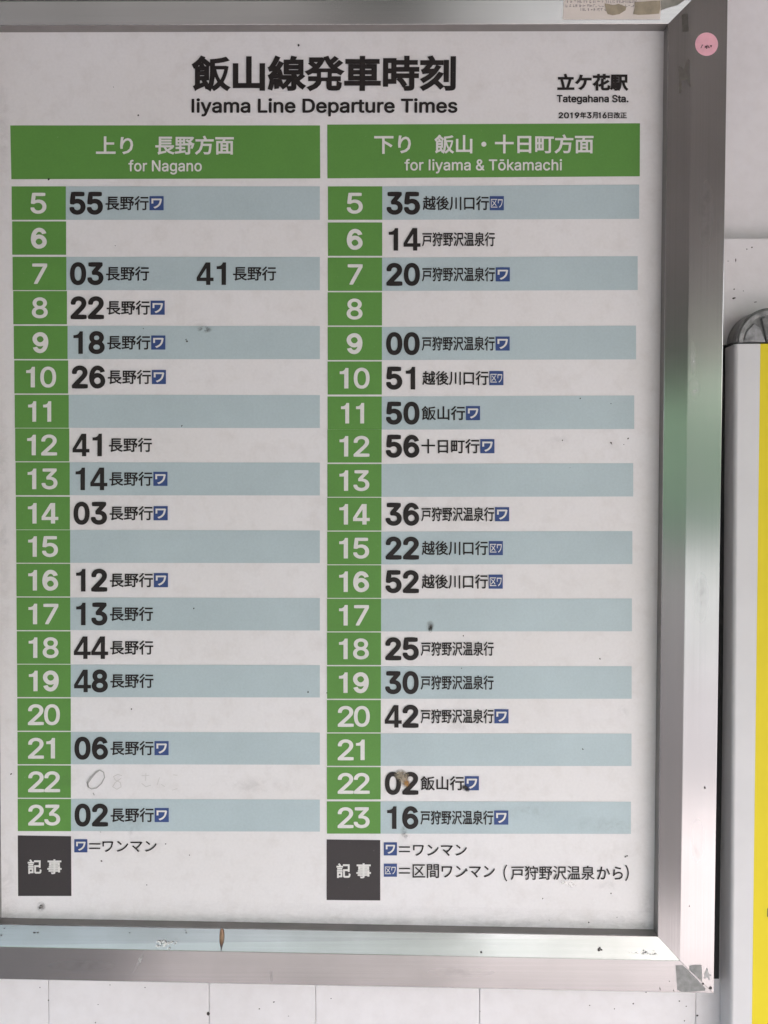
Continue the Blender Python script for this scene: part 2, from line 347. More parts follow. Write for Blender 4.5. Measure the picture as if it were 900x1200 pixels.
# Latin letters and figures: [advance, bezier outline (left handle, point, right handle) ...] in 1/1000 em
GLYPHS = '''{"0":[453,[264,-7,227,-7,189,-7,157,3,130,24,103,45,83,74,69,113,55,152,48,199,48,254,48,309,55,356,69,395,83,434,104,464,130,484,157,505,189,516,227,516,264,516,296,505,323,484,350,464,370,434,384,395,398,356,405,309,405,254,405,199,398,152,384,113,370,74,350,45,323,24,297,3],[202,50,227,50,252,50,273,58,290,74,308,90,321,113,330,144,339,174,344,211,344,254,344,297,339,334,330,365,321,395,308,419,290,435,273,451,252,460,227,460,202,460,180,451,163,435,146,419,132,395,123,365,114,334,109,297,109,254,109,211,114,174,123,144,132,113,146,90,163,74,180,58]],"1":[453,[181,0,76,0,76,18,76,36,76,55,181,55,286,55,391,55,391,36,391,18,391,0,286,0],[250,509,276,509,276,339,276,170,276,0,255,0,234,0,212,0,212,149,212,299,212,448,211,448,210,448,209,448,168,418,127,388,86,358,86,381,86,404,86,427,123,454,161,481,198,509,224,509]],"2":[453,[172,0,64,0,64,16,64,32,64,47,121,108,177,168,234,229,254,249,270,267,282,282,295,298,304,313,311,327,317,341,320,356,320,371,320,390,316,405,308,419,299,432,288,442,273,449,259,456,242,460,224,460,204,460,187,456,172,447,158,439,147,428,139,413,131,399,127,382,127,362,107,362,86,362,66,362,66,392,72,419,86,442,100,465,119,483,143,496,167,509,194,516,225,516,255,516,282,509,306,497,329,484,348,467,361,445,374,424,381,399,381,372,381,354,378,335,371,318,364,300,353,280,336,259,319,237,296,211,267,180,229,140,191,100,153,60,153,59,153,58,153,57,231,57,310,57,389,57,389,38,389,19,389,0,281,0]],"3":[453,[252,-7,218,-7,187,-7,158,-1,133,10,107,21,86,37,70,57,54,78,46,103,44,132,66,132,87,132,109,132,111,114,117,99,126,87,136,75,149,65,165,59,181,53,199,50,219,50,239,50,258,53,275,61,292,68,305,79,315,93,324,107,329,124,329,145,329,163,325,181,316,196,307,212,293,224,275,234,256,243,231,248,201,248,186,248,172,248,157,248,157,265,157,282,157,299,200,349,244,399,288,448,288,450,288,451,288,452,215,452,142,452,70,452,70,471,70,490,70,509,171,509,272,509,372,509,372,493,372,477,372,461,319,400,265,339,211,278,211,282,211,285,211,289,249,293,281,288,308,276,335,263,356,246,371,222,386,199,393,173,393,145,393,115,385,89,370,66,355,43,335,25,309,12,282,0]],"4":[453,[164,105,40,105,40,123,40,141,40,158,109,275,178,392,247,509,268,509,289,509,311,509,243,394,176,280,109,166,109,165,109,164,109,163,210,163,312,163,413,163,413,144,413,125,413,105,289,105],[302,0,282,0,282,40,282,81,282,121,282,130,282,138,282,146,282,203,282,260,282,318,302,318,322,318,343,318,343,212,343,106,343,0,322,0]],"5":[453,[254,-7,221,-7,191,-7,164,-1,140,11,116,23,97,39,83,60,69,81,61,104,60,130,81,130,101,130,122,130,124,115,129,101,138,89,147,77,159,67,173,60,188,53,204,50,221,50,242,50,260,55,276,64,292,74,305,87,314,104,323,121,328,141,328,162,328,184,323,204,314,221,304,238,291,252,275,262,258,272,239,277,218,277,201,277,184,274,167,268,151,263,138,255,128,246,108,248,88,250,67,253,77,338,86,423,96,509,186,509,276,509,366,509,366,490,366,471,366,452,294,452,222,452,151,452,145,402,139,352,134,301,135,301,135,301,136,301,147,311,161,319,178,325,194,331,211,334,229,334,253,334,274,329,294,321,313,313,331,301,345,285,359,270,371,252,379,231,387,210,391,188,391,163,391,130,384,101,369,76,354,50,334,30,309,15,283,1]],"6":[453,[258,-7,226,-7,195,-7,167,0,142,15,118,29,98,49,84,74,71,100,64,129,64,162,64,186,69,212,80,239,91,266,110,300,137,340,176,396,214,453,252,509,276,509,299,509,322,509,265,426,208,344,151,261,149,261,147,261,145,261,150,271,157,280,165,288,174,296,184,302,196,307,207,312,221,314,235,314,266,314,293,308,316,295,339,282,357,263,370,240,382,216,389,189,389,157,389,125,382,97,368,73,354,48,334,28,310,14,286,0],[207,48,226,48,246,48,264,53,279,63,294,72,306,85,314,101,323,118,327,136,327,157,327,178,323,197,314,213,306,230,294,242,279,251,264,261,246,265,226,265,207,265,189,261,174,252,159,243,147,230,138,214,129,198,125,179,125,158,125,137,129,118,138,102,147,85,159,72,174,63,189,53]],"7":[453,[120,0,97,0,172,149,248,299,323,448,323,450,323,451,323,452,236,452,149,452,62,452,62,471,62,490,62,509,172,509,281,509,391,509,391,489,391,469,391,449,315,299,240,150,165,0,142,0]],"8":[453,[260,-7,226,-7,192,-7,162,-1,136,11,109,24,89,40,74,62,59,83,52,108,52,135,52,157,56,177,65,195,74,213,86,229,101,241,116,253,133,261,153,265,153,265,153,266,153,267,128,273,108,287,93,308,78,329,70,353,70,380,70,406,77,429,90,450,104,470,122,486,146,498,169,510,196,516,226,516,256,516,283,510,306,498,329,486,348,470,361,450,375,429,382,406,382,380,382,353,374,329,359,308,344,287,325,273,300,267,300,266,300,265,300,265,319,261,336,253,351,241,366,229,378,213,387,195,396,177,401,157,401,135,401,108,393,83,378,62,364,40,343,24,317,11,291,-1],[204,49,226,49,249,49,268,53,285,60,301,68,314,78,323,91,332,105,337,121,337,139,337,158,332,174,322,189,313,203,300,214,283,223,266,231,247,235,226,235,205,235,186,231,169,223,152,214,139,203,130,189,120,174,115,158,115,139,115,121,120,105,129,91,138,78,151,68,167,60,184,53],[208,290,226,290,244,290,260,293,274,300,288,307,299,318,307,330,315,343,319,358,319,376,319,393,315,407,308,420,300,433,289,443,275,449,261,456,245,460,226,460,208,460,191,456,177,449,163,443,152,433,145,420,137,407,133,393,133,376,133,358,137,343,145,330,152,318,163,307,178,300,192,293]],"9":[453,[195,516,226,516,258,516,286,508,310,494,335,480,354,460,368,434,382,409,389,380,389,347,389,323,383,297,373,270,362,243,343,209,315,168,277,112,239,56,200,0,177,0,154,0,130,0,187,83,244,165,301,248,303,248,305,248,307,248,303,238,296,229,287,221,279,213,269,207,257,202,245,197,232,195,218,195,187,195,160,201,137,214,114,227,96,245,83,269,70,292,64,320,64,352,64,384,71,412,85,436,99,461,118,480,143,494,167,508],[246,460,226,460,207,460,189,456,174,446,159,437,147,424,138,407,130,391,125,372,125,352,125,330,130,312,138,295,147,279,159,266,174,257,189,248,207,243,226,243,246,243,263,248,279,257,294,266,306,279,314,295,323,311,327,330,327,350,327,372,323,391,314,407,306,424,294,437,279,446,264,456]],"I":[301,[111,0,31,0,31,19,31,38,31,57,60,57,89,57,118,57,118,189,118,320,118,452,89,452,60,452,31,452,31,471,31,490,31,509,111,509,190,509,269,509,269,490,269,471,269,452,240,452,212,452,183,452,183,320,183,189,183,57,212,57,240,57,269,57,269,38,269,19,269,0,190,0]],"i":[167,[73,0,53,0,53,126,53,253,53,379,73,379,93,379,114,379,114,253,114,126,114,0,93,0],[95,443,84,443,72,443,62,447,54,455,45,462,41,472,41,483,41,494,45,504,54,512,62,520,72,524,84,524,95,524,106,520,114,512,122,504,126,494,126,483,126,472,122,462,114,455,106,447]],"y":[389,[51,-140,47,-139,52,-121,57,-103,61,-86,65,-86,68,-87,71,-87,83,-90,94,-91,104,-89,114,-87,122,-82,130,-74,138,-66,145,-53,151,-36,155,-24,159,-13,163,-1,114,126,66,252,17,379,40,379,62,379,84,379,111,305,138,230,165,155,174,132,181,109,187,87,193,64,199,42,206,21,198,21,191,21,184,21,190,42,196,64,202,87,209,110,216,132,224,155,251,230,278,305,305,379,327,379,349,379,371,379,316,234,260,88,204,-58,196,-78,187,-94,177,-107,166,-120,153,-129,139,-136,125,-142,109,-145,91,-145,81,-145,72,-144,65,-143,57,-142]],"a":[389,[182,-9,160,-9,136,-9,114,-4,94,5,75,14,59,27,48,45,36,62,30,83,30,108,30,130,35,147,43,161,52,175,63,185,78,193,92,201,108,207,125,211,143,215,160,218,178,220,201,223,219,225,234,227,248,228,258,231,265,235,272,239,276,245,276,255,276,255,276,256,276,257,276,272,273,286,267,297,261,308,252,316,240,322,228,328,213,331,196,331,178,331,162,328,149,322,136,317,126,309,118,301,110,292,104,283,100,274,80,280,61,285,41,291,50,314,62,332,79,346,95,360,113,369,133,375,153,381,173,384,194,384,208,384,223,383,239,379,255,376,271,370,286,360,301,351,313,338,322,320,332,303,337,280,337,251,337,168,337,84,337,0,317,0,297,0,277,0,277,17,277,35,277,52,275,52,274,52,272,52,268,43,261,34,252,25,243,15,230,7,215,1,200,-5],[155,45,170,45,193,45,212,50,228,59,243,68,255,79,263,93,271,107,276,122,276,138,276,155,276,173,276,190,273,187,268,184,259,182,251,180,242,178,231,176,221,174,210,172,200,171,190,170,182,169,175,168,161,166,147,163,134,159,121,154,111,148,103,139,96,131,92,119,92,105,92,92,95,81,102,72,109,63,118,57,130,52,142,48]],"m":[610,[73,0,53,0,53,126,53,253,53,379,72,379,92,379,112,379,112,351,112,323,112,295,111,295,109,295,108,295,113,316,121,332,132,346,144,359,157,369,172,376,187,383,203,386,219,386,247,386,270,378,287,361,305,344,316,322,321,295,318,295,315,295,312,295,317,313,325,329,337,343,349,357,364,367,381,375,398,382,416,386,437,386,459,386,479,381,497,372,515,362,530,348,541,328,551,309,557,285,557,255,557,170,557,85,557,0,536,0,516,0,496,0,496,85,496,169,496,254,496,281,488,301,473,313,457,325,439,330,419,330,402,330,387,327,374,320,362,313,352,303,345,290,339,278,335,263,335,247,335,165,335,82,335,0,315,0,295,0,274,0,274,87,274,173,274,260,274,281,267,298,253,311,239,324,221,330,199,330,185,330,171,327,158,320,144,313,134,303,126,289,118,276,114,258,114,238,114,159,114,79,114,0,93,0]],"L":[393,[160,0,60,0,60,170,60,339,60,509,82,509,103,509,125,509,125,358,125,208,125,57,203,57,282,57,361,57,361,38,361,19,361,0,261,0]],"n":[410,[114,249,114,227,114,151,114,76,114,0,93,0,73,0,53,0,53,126,53,253,53,379,72,379,92,379,112,379,112,349,112,318,112,287,109,287,106,287,102,287,114,322,131,347,152,362,174,377,199,384,227,384,253,384,276,379,295,369,314,358,330,342,341,321,352,299,357,273,357,240,357,160,357,80,357,0,337,0,316,0,296,0,296,78,296,157,296,235,296,265,288,288,273,304,258,321,237,329,210,329,192,329,175,325,161,317,146,309,135,298,126,283,118,267]],"e":[404,[238,-8,212,-8,175,-8,143,0,117,16,90,33,70,56,56,85,41,114,34,148,34,187,34,226,41,260,55,290,69,319,89,343,115,359,141,376,171,384,205,384,226,384,246,381,266,374,285,367,303,356,319,341,335,326,348,306,357,282,366,258,371,228,371,194,371,186,371,178,371,169,272,169,174,169,75,169,75,187,75,204,75,221,163,221,250,221,338,221,329,215,319,208,310,202,310,227,306,249,298,269,290,288,278,303,263,314,247,325,228,330,205,330,182,330,163,325,146,313,130,302,118,288,109,270,100,251,96,232,96,211,96,200,96,189,96,178,96,150,101,126,110,106,120,87,134,72,151,61,168,51,189,46,212,46,228,46,241,48,254,53,266,57,277,64,285,73,294,82,301,93,306,105,325,101,345,96,365,91,359,71,349,54,335,39,321,24,303,13,283,4,262,-4]],"D":[502,[271,0,219,0,178,0,137,0,96,0,96,19,96,38,96,57,136,57,175,57,215,57,256,57,291,65,318,81,345,97,366,119,379,149,392,179,399,214,399,255,399,296,392,331,379,361,366,390,346,412,320,428,293,444,260,452,221,452,178,452,136,452,93,452,93,471,93,490,93,509,137,509,181,509,225,509,275,509,317,499,353,478,388,458,415,429,433,391,452,353,462,308,462,255,462,202,452,157,433,119,414,81,387,51,351,31,314,10],[103,509,125,509,125,339,125,170,125,0,103,0,82,0,60,0,60,170,60,339,60,509,82,509]],"p":[424,[73,-143,53,-143,53,31,53,205,53,379,72,379,92,379,112,379,112,359,112,339,112,319,114,319,116,319,118,319,123,327,129,336,137,346,145,356,157,365,171,373,186,381,205,384,229,384,261,384,289,376,313,361,337,345,356,322,370,293,383,263,390,229,390,189,390,149,383,114,370,84,356,55,337,32,313,16,289,0,261,-8,229,-8,206,-8,187,-4,173,4,158,12,146,21,138,31,130,42,123,51,118,59,117,59,115,59,114,59,114,-8,114,-76,114,-143,93,-143],[197,47,220,47,244,47,263,53,279,66,295,78,308,95,316,117,324,138,328,162,328,189,328,216,324,240,316,261,308,282,296,299,280,311,264,324,244,330,220,330,197,330,177,324,161,312,145,300,133,284,125,263,117,242,113,217,113,189,113,161,117,136,125,115,133,94,146,77,162,65,178,53]],"r":[259,[73,0,53,0,53,126,53,253,53,379,72,379,92,379,112,379,112,360,112,340,112,321,113,321,114,321,115,321,122,340,135,355,152,367,170,379,190,385,213,385,218,385,223,385,229,384,235,384,240,384,243,384,243,363,243,343,243,322,242,323,237,323,230,324,223,325,215,326,207,326,189,326,173,322,159,315,145,307,134,297,126,284,118,270,114,255,114,237,114,158,114,79,114,0,93,0]],"t":[227,[138,379,204,379,204,362,204,344,204,327,138,327,72,327,6,327,6,344,6,362,6,379,72,379],[65,345,65,471,85,471,106,471,126,471,126,347,126,222,126,98,126,81,129,69,136,61,143,54,154,50,170,50,174,50,179,50,185,51,191,52,197,53,202,54,206,36,209,19,213,2,207,0,200,-2,192,-3,184,-4,176,-4,168,-4,136,-4,110,4,92,21,74,38,65,62,65,93,65,219]],"u":[410,[211,-5,182,-5,157,-5,134,0,115,11,95,21,80,37,69,59,58,80,53,107,53,139,53,219,53,299,53,379,73,379,93,379,114,379,114,301,114,222,114,144,114,114,121,91,137,75,152,58,173,50,200,50,218,50,235,54,249,62,264,70,275,81,283,97,292,112,296,131,296,153,296,228,296,304,296,379,316,379,337,379,357,379,357,253,357,126,357,0,337,0,318,0,298,0,298,31,298,61,298,92,301,92,304,92,307,92,295,57,279,32,257,17,235,2]],"T":[449,[85,452,32,452,32,471,32,490,32,509,160,509,288,509,417,509,417,490,417,471,417,452,363,452,310,452,257,452,257,301,257,151,257,0,235,0,214,0,193,0,193,151,193,301,193,452,139,452]],"s":[365,[211,-8,182,-8,156,-8,133,-4,112,3,92,11,75,23,62,38,49,53,40,72,36,94,55,98,74,102,94,107,99,86,109,70,124,60,139,50,158,45,181,45,208,45,229,51,244,62,260,74,268,87,268,103,268,116,263,127,254,136,245,144,231,151,212,155,191,160,170,165,149,170,115,178,89,191,72,208,55,225,47,247,47,274,47,296,53,315,65,332,77,348,94,361,115,370,136,380,160,384,187,384,213,384,235,380,254,372,272,365,287,353,299,339,310,325,319,309,324,290,305,286,287,281,268,277,263,292,255,304,243,316,230,327,212,333,187,333,165,333,146,327,131,317,116,306,109,293,109,277,109,263,114,252,124,243,134,235,150,228,172,223,191,218,210,214,229,209,264,201,290,188,306,171,323,154,331,133,331,107,331,84,325,64,312,47,300,30,282,16,260,6,237,-3]],"g":[425,[238,-151,207,-151,179,-151,155,-147,134,-140,113,-132,96,-123,82,-110,69,-98,58,-84,51,-69,67,-60,84,-50,101,-41,107,-49,113,-57,122,-66,130,-75,141,-82,154,-88,168,-94,186,-97,207,-97,238,-97,263,-90,282,-75,302,-60,311,-37,311,-6,311,19,311,44,311,68,310,68,308,68,306,68,301,60,295,51,287,41,278,32,267,23,252,16,238,8,219,5,195,5,164,5,137,12,113,27,88,41,69,62,55,90,41,118,34,152,34,191,34,230,41,264,55,293,69,322,88,345,112,361,137,376,165,384,196,384,220,384,239,381,253,373,268,365,280,356,288,346,297,336,303,327,308,319,309,319,311,319,313,319,313,339,313,359,313,379,333,379,353,379,372,379,372,250,372,121,372,-9,372,-42,365,-69,350,-90,335,-111,316,-126,291,-136,266,-146],[181,59,205,59,228,59,248,64,264,75,280,86,292,101,300,121,308,141,312,165,312,193,312,220,308,243,300,264,292,284,280,301,264,312,248,324,228,330,205,330,181,330,161,324,145,312,129,299,117,283,109,262,100,242,96,219,96,193,96,166,100,143,109,123,117,103,129,87,145,76,162,65]],"h":[410,[114,249,114,227,114,151,114,76,114,0,93,0,73,0,53,0,53,170,53,339,53,509,73,509,93,509,114,509,114,435,114,361,114,287,110,287,106,287,102,287,114,322,131,347,152,362,174,377,199,384,227,384,253,384,276,379,295,369,315,358,330,342,341,321,352,299,357,273,357,240,357,160,357,80,357,0,337,0,316,0,296,0,296,78,296,157,296,235,296,265,288,288,273,304,258,321,237,329,210,329,192,329,175,325,161,317,146,309,135,298,126,283,118,267]],"S":[447,[263,-9,224,-9,187,-9,155,-3,128,9,100,21,79,38,64,60,49,82,40,107,38,137,60,137,82,137,104,137,106,117,112,101,123,88,134,75,149,65,166,59,184,52,203,49,224,49,247,49,268,53,286,60,304,68,319,78,329,92,340,105,346,121,346,139,346,155,341,169,332,179,323,189,311,198,296,205,281,211,264,217,245,222,224,228,204,234,184,239,142,251,109,268,86,289,63,311,52,339,52,372,52,401,60,426,75,448,90,469,111,486,138,498,164,510,194,516,227,516,261,516,290,510,316,498,342,486,362,469,377,449,392,428,400,404,401,378,380,378,358,378,337,378,335,403,323,423,302,437,281,451,256,459,225,459,203,459,184,455,167,448,151,441,138,431,129,418,120,406,115,391,115,376,115,358,120,344,131,334,142,323,154,314,169,308,184,302,199,297,212,293,230,289,247,284,264,279,279,275,295,270,312,264,328,257,344,248,359,238,373,227,385,214,395,198,404,181,408,162,408,139,408,111,401,86,386,64,372,41,351,24,323,11,296,-2]],"k":[381,[132,158,110,137,110,162,110,187,110,212,113,212,117,212,121,212,175,268,230,323,284,379,310,379,335,379,360,379,301,319,243,259,184,199,182,199,179,199,177,199,155,178],[73,0,53,0,53,170,53,339,53,509,73,509,93,509,114,509,114,339,114,170,114,0,93,0],[320,0,294,0,245,62,197,124,148,186,162,200,177,214,191,229,252,152,312,76,372,0,346,0]],".":[188,[108,-4,95,-4,83,-4,72,0,63,9,54,18,50,28,50,41,50,54,54,65,63,73,72,82,83,87,95,87,108,87,119,82,128,73,137,65,141,54,141,41,141,28,137,18,128,9,119,0]],"&":[448,[221,-7,197,-7,163,-7,135,-1,110,12,86,24,67,41,54,62,41,83,34,107,34,133,34,155,39,174,47,189,56,205,69,220,85,235,101,249,119,263,140,279,166,298,191,316,216,335,223,340,230,346,237,352,244,359,250,366,255,375,259,384,262,394,262,405,262,421,256,434,245,445,235,456,220,461,201,461,189,461,178,458,168,453,158,448,151,441,145,431,140,422,137,411,137,399,137,386,140,374,145,363,151,352,159,340,169,327,179,315,190,300,204,284,282,189,360,95,438,0,413,0,389,0,364,0,300,77,236,154,171,231,152,255,135,275,121,293,107,310,95,327,87,344,79,361,75,379,75,398,75,421,81,441,91,458,101,475,116,489,134,499,153,509,175,513,200,513,225,513,247,509,266,499,284,489,298,476,308,459,319,443,324,424,324,404,324,389,321,375,315,362,309,348,302,336,291,325,281,314,269,303,256,293,222,268,188,243,154,217,133,202,119,188,110,174,101,161,97,147,97,131,97,115,101,100,109,87,117,75,129,65,143,57,158,50,174,46,193,46,213,46,233,51,251,59,270,68,286,80,301,95,316,111,328,130,336,151,345,173,349,197,349,224,368,224,388,224,408,224,408,192,404,165,397,144,389,122,381,105,371,92,361,79,352,69,345,62,341,57,337,52,333,47,316,29,296,16,271,7,246,-2]],"f":[254,[154,379,228,379,228,362,228,344,228,327,154,327,80,327,6,327,6,344,6,362,6,379,80,379],[101,0,81,0,81,144,81,288,81,432,81,453,86,471,96,486,106,500,119,511,135,519,152,526,169,530,187,530,201,530,213,529,222,527,232,525,238,523,243,521,238,503,233,486,227,468,224,470,220,471,215,472,210,473,203,474,195,474,176,474,163,469,154,460,146,451,142,437,142,419,142,279,142,140,142,0,121,0]],"N":[523,[82,0,60,0,60,170,60,339,60,509,85,509,111,509,136,509,205,400,274,291,343,183,349,174,355,164,363,151,370,138,379,123,388,107,396,90,405,73,414,55,411,55,408,54,405,54,403,72,401,90,401,108,400,126,399,142,399,157,399,172,399,185,399,195,399,300,399,404,399,509,420,509,442,509,463,509,463,339,463,170,463,0,438,0,412,0,387,0,325,97,264,193,202,290,194,303,186,316,177,331,169,345,159,362,148,381,137,400,123,424,108,452,111,453,115,453,119,454,120,428,121,405,122,384,123,362,124,344,124,328,125,312,125,300,125,291,125,194,125,97,125,0,103,0]],"ō":[415,[242,-8,207,-8,173,-8,143,0,117,16,91,33,71,56,56,85,41,114,34,149,34,187,34,227,41,262,56,291,71,321,91,343,117,360,143,376,173,384,207,384,242,384,273,376,299,360,325,343,345,321,359,291,374,262,381,227,381,187,381,149,374,114,359,85,345,56,325,33,299,16,273,0],[182,46,207,46,233,46,254,53,270,66,287,79,299,96,307,117,315,139,319,162,319,187,319,213,315,236,307,258,299,280,287,297,270,310,254,323,233,330,207,330,182,330,161,323,145,310,129,297,116,280,108,258,100,237,96,213,96,187,96,162,100,139,108,117,116,96,129,79,145,66,161,53],[239,506,302,506,302,490,302,474,302,458,239,458,176,458,113,458,113,474,113,490,113,506,176,506]],"o":[415,[242,-8,207,-8,173,-8,143,0,117,16,91,33,71,56,56,85,41,114,34,149,34,187,34,227,41,262,56,291,71,321,91,343,117,360,143,376,173,384,207,384,242,384,273,376,299,360,325,343,345,321,359,291,374,262,381,227,381,187,381,149,374,114,359,85,345,56,325,33,299,16,273,0],[182,46,207,46,233,46,254,53,270,66,287,79,299,96,307,117,315,139,319,162,319,187,319,213,315,236,307,258,299,280,287,297,270,310,254,323,233,330,207,330,182,330,161,323,145,310,129,297,116,280,108,258,100,237,96,213,96,187,96,162,100,139,108,117,116,96,129,79,145,66,161,53]],"c":[396,[226,-8,207,-8,173,-8,143,0,117,16,91,33,71,56,56,85,41,114,34,149,34,187,34,227,41,262,56,291,71,321,91,343,117,360,143,376,173,384,207,384,226,384,243,382,260,377,276,372,292,365,305,356,319,347,330,335,340,322,350,309,357,294,362,277,342,272,322,267,303,262,300,272,296,281,290,289,285,297,278,305,270,311,262,317,253,322,242,325,232,328,220,330,207,330,182,330,161,323,145,310,129,297,116,280,108,258,100,237,96,213,96,187,96,162,100,139,108,117,116,96,129,79,145,66,161,53,182,46,207,46,220,46,232,48,243,52,253,55,263,60,271,66,279,72,286,80,292,89,297,97,301,107,304,117,324,112,343,107,363,102,358,85,351,70,341,56,332,43,320,31,306,21,293,12,277,4,261,-1,244,-6]]," ":[187]}'''
# ---- lettering: outlines become flat ink
GL = json.loads(GLYPHS)
def poly_glyph(adv, *outl):
    return [adv] + [[int(c) for x, y in o for c in (x, y, x, y, x, y)] for o in outl]
CAP = max(GL['L'][1][3::6])
GL['I'] = poly_glyph(205, [(70, 0), (70, CAP), (138, CAP), (138, 0)])
GL['1'] = poly_glyph(400, [(250, 0), (250, CAP), (200, CAP), (182, CAP * .90), (140, CAP * .845), (90, CAP * .83), (90, CAP * .74), (178, CAP * .74), (178, 0)])
ONE = [[(1, 0), (1, 1), (.66, 1), (.58, .92), (.44, .865), (.25, .838), (0, .832), (0, .70), (.52, .70), (.52, 0)]]
FOUR = [[(0, .170), (0, .335), (.53, 1), (.81, 1), (.81, .325), (1, .325), (1, .17), (.81, .17), (.81, 0), (.555, 0), (.555, .17)],
        [(.565, .325), (.565, .735), (.215, .325)]]
def poly_figure(outl):
    cu = bpy.data.curves.new('t', 'CURVE')
    for o in outl:
        s_ = cu.splines.new('POLY'); s_.points.add(len(o) - 1); s_.use_cyclic_u = True
        for p, (x, y) in zip(s_.points, o): p.co = (x, y, 0, 1)
    return norm(*curve_mesh(cu))
_cache = {}
def curve_mesh(cu, fill='BOTH'):
    cu.dimensions = '3D' if fill == 'NONE' else '2D'; cu.fill_mode = 'FULL' if fill == 'NONE' else fill; cu.bevel_resolution = 0
    ob = bpy.data.objects.new('tmp', cu); COL.objects.link(ob)
    dg = bpy.context.evaluated_depsgraph_get()
    me = bpy.data.meshes.new_from_object(ob.evaluated_get(dg))
    bpy.data.objects.remove(ob); bpy.data.curves.remove(cu)
    me.materials.clear()
    co = [v.co.copy() for v in me.vertices]
    polys = [tuple(p.vertices) for p in me.polygons]
    bpy.data.meshes.remove(me)
    return co, polys
def cjk(s, bold):
    """one string in the bundled Japanese face -> (coords, polys), normalised to its own box"""
    k = (s, bold)
    if k not in _cache:
        cu = bpy.data.curves.new('t', 'FONT'); cu.body = s; cu.resolution_u = 3; cu.bevel_depth = bold
        _cache[k] = norm(*curve_mesh(cu))
    return _cache[k]
from mathutils.geometry import delaunay_2d_cdt, interpolate_bezier
def outline(sp, x0):
    n = len(sp) // 6; pts = []
    for i in range(n):
        a = sp[6 * i:6 * i + 6]; c = sp[6 * ((i + 1) % n):6 * ((i + 1) % n) + 6]
        p0, h0, h1, p1 = [Vector((q[0] / 1000 + x0, q[1] / 1000)) for q in ((a[2], a[3]), (a[4], a[5]), (c[0], c[1]), (c[2], c[3]))]
        straight = (h0 - p0).length < 1e-5 and (h1 - p1).length < 1e-5
        pts += [Vector(p) for p in (interpolate_bezier(p0, h0, h1, p1, 6)[:-1] if not straight else [p0])]
    out = []
    for p in pts:
        if not out or (p - out[-1]).length > 1e-4: out.append(Vector((p.x, p.y)))
    return out
def winding(p, loops):
    w = 0
    for lp in loops:
        for a, c in zip(lp, lp[1:] + lp[:1]):
            if (a.y <= p.y) != (c.y <= p.y):
                x = a.x + (p.y - a.y) * (c.x - a.x) / (c.y - a.y)
                if x > p.x: w += 1 if c.y > a.y else -1
    return w
def latin(s, bold, track=0.0):
    """a line of grotesque type: filled outlines plus a rim of width `bold` that thickens every stroke"""
    k = ('L' + s, bold, track)
    if k not in _cache:
        co, polys = [], []
        cu = bpy.data.curves.new('t', 'CURVE'); x = 0.0
        cu.bevel_depth = bold
        for ch in s:
            g = GL[ch]; loops = [outline(sp, x) for sp in g[1:]]
            if loops:
                vin, ein = [], []
                for lp in loops:
                    o = len(vin); vin += lp; ein += [(o + i, o + (i + 1) % len(lp)) for i in range(len(lp))]
                v2, e2, f2 = delaunay_2d_cdt(vin, ein, [], 0, 1e-6)[:3]
                o = len(co); co += [Vector((v.x, v.y, bold * 1.2)) for v in v2]
                for f in f2:
                    c = sum((v2[i] for i in f), Vector((0, 0))) / len(f)
                    if winding(c, loops): polys.append(tuple(i + o for i in f))
                for lp in loops:
                    s_ = cu.splines.new('POLY'); s_.points.add(len(lp) - 1); s_.use_cyclic_u = True
                    for p, q in zip(s_.points, lp): p.co = (q.x, q.y, 0, 1)
            x += g[0] / 1000 + track
        if bold:
            c2, p2 = curve_mesh(cu, 'NONE'); polys += [tuple(i + len(co) for i in p) for p in p2]; co += c2
        _cache[k] = norm(co, polys)
    return _cache[k]
def pen_figure(pts, half):
    """a figure drawn as one even pen stroke: (x, y, tangent x, tangent y, handle in, handle out)"""
    cu = bpy.data.curves.new('t', 'CURVE'); cu.bevel_depth = half; cu.resolution_u = 8
    s_ = cu.splines.new('BEZIER'); s_.bezier_points.add(len(pts) - 1)
    for bp, (x, y, tx, ty, hi, ho) in zip(s_.bezier_points, pts):
        bp.handle_left_type = bp.handle_right_type = 'FREE'
        bp.co = (x, y, 0); bp.handle_left = (x - tx * hi, y - ty * hi, 0); bp.handle_right = (x + tx * ho, y + ty * ho, 0)
    return norm(*curve_mesh(cu, 'NONE'))
def six(half, flip=False):
    h = half; W, H = 18.9, 27.0; m = W / 2
    P_ = [(W - h - .4, H * .715, -.25, 1, 0, 2.4), (m + .2, H - h, -1, 0, 3.6, 4.2), (h, H * .47, 0, -1, 6.2, 6.2), (m, h, 1, 0, 4.0, 3.6), (W - h, H * .325, 0, 1, 3.4, 3.4), (m + .4, H * .62 - h + 1.6, -1, 0, 3.5, 3.2), (h + .5, H * .36, -.1, -1, 3.4, 0)]
    if flip: P_ = [(W - x, H - y, -tx, -ty, a, c) for x, y, tx, ty, a, c in P_]
    return pen_figure(P_, h)
def norm(co, polys):
    x0, x1 = min(c.x for c in co), max(c.x for c in co); y0, y1 = min(c.y for c in co), max(c.y for c in co)
    z0, z1 = min(c.z for c in co), max(c.z for c in co)
    return [((c.x - x0) / (x1 - x0), (c.y - y0) / (y1 - y0), (c.z - z0) / max(z1 - z0, 1e-6)) for c in co], polys
def place(parts, d=.0007):
    """parts: list of (glyphs, (u0, v0, u1, v1)) -> verts, faces lying on the sheet"""
    vs, fs = [], []
    for (co, polys), (u0, v0, u1, v1) in parts:
        a = P(u0, v1, d); ex = P(u1, v1, d) - a; ez = P(u0, v0, d) - a
        # upright, unslanted type: keep the sheet's own axes
        o = len(vs)
        for x, y, z in co:
            p = a + ex * x + ez * y; vs.append((p.x, -d - .00012 * z, p.z))
        fs += [tuple(i + o for i in p) for p in polys]
    return vs, fs
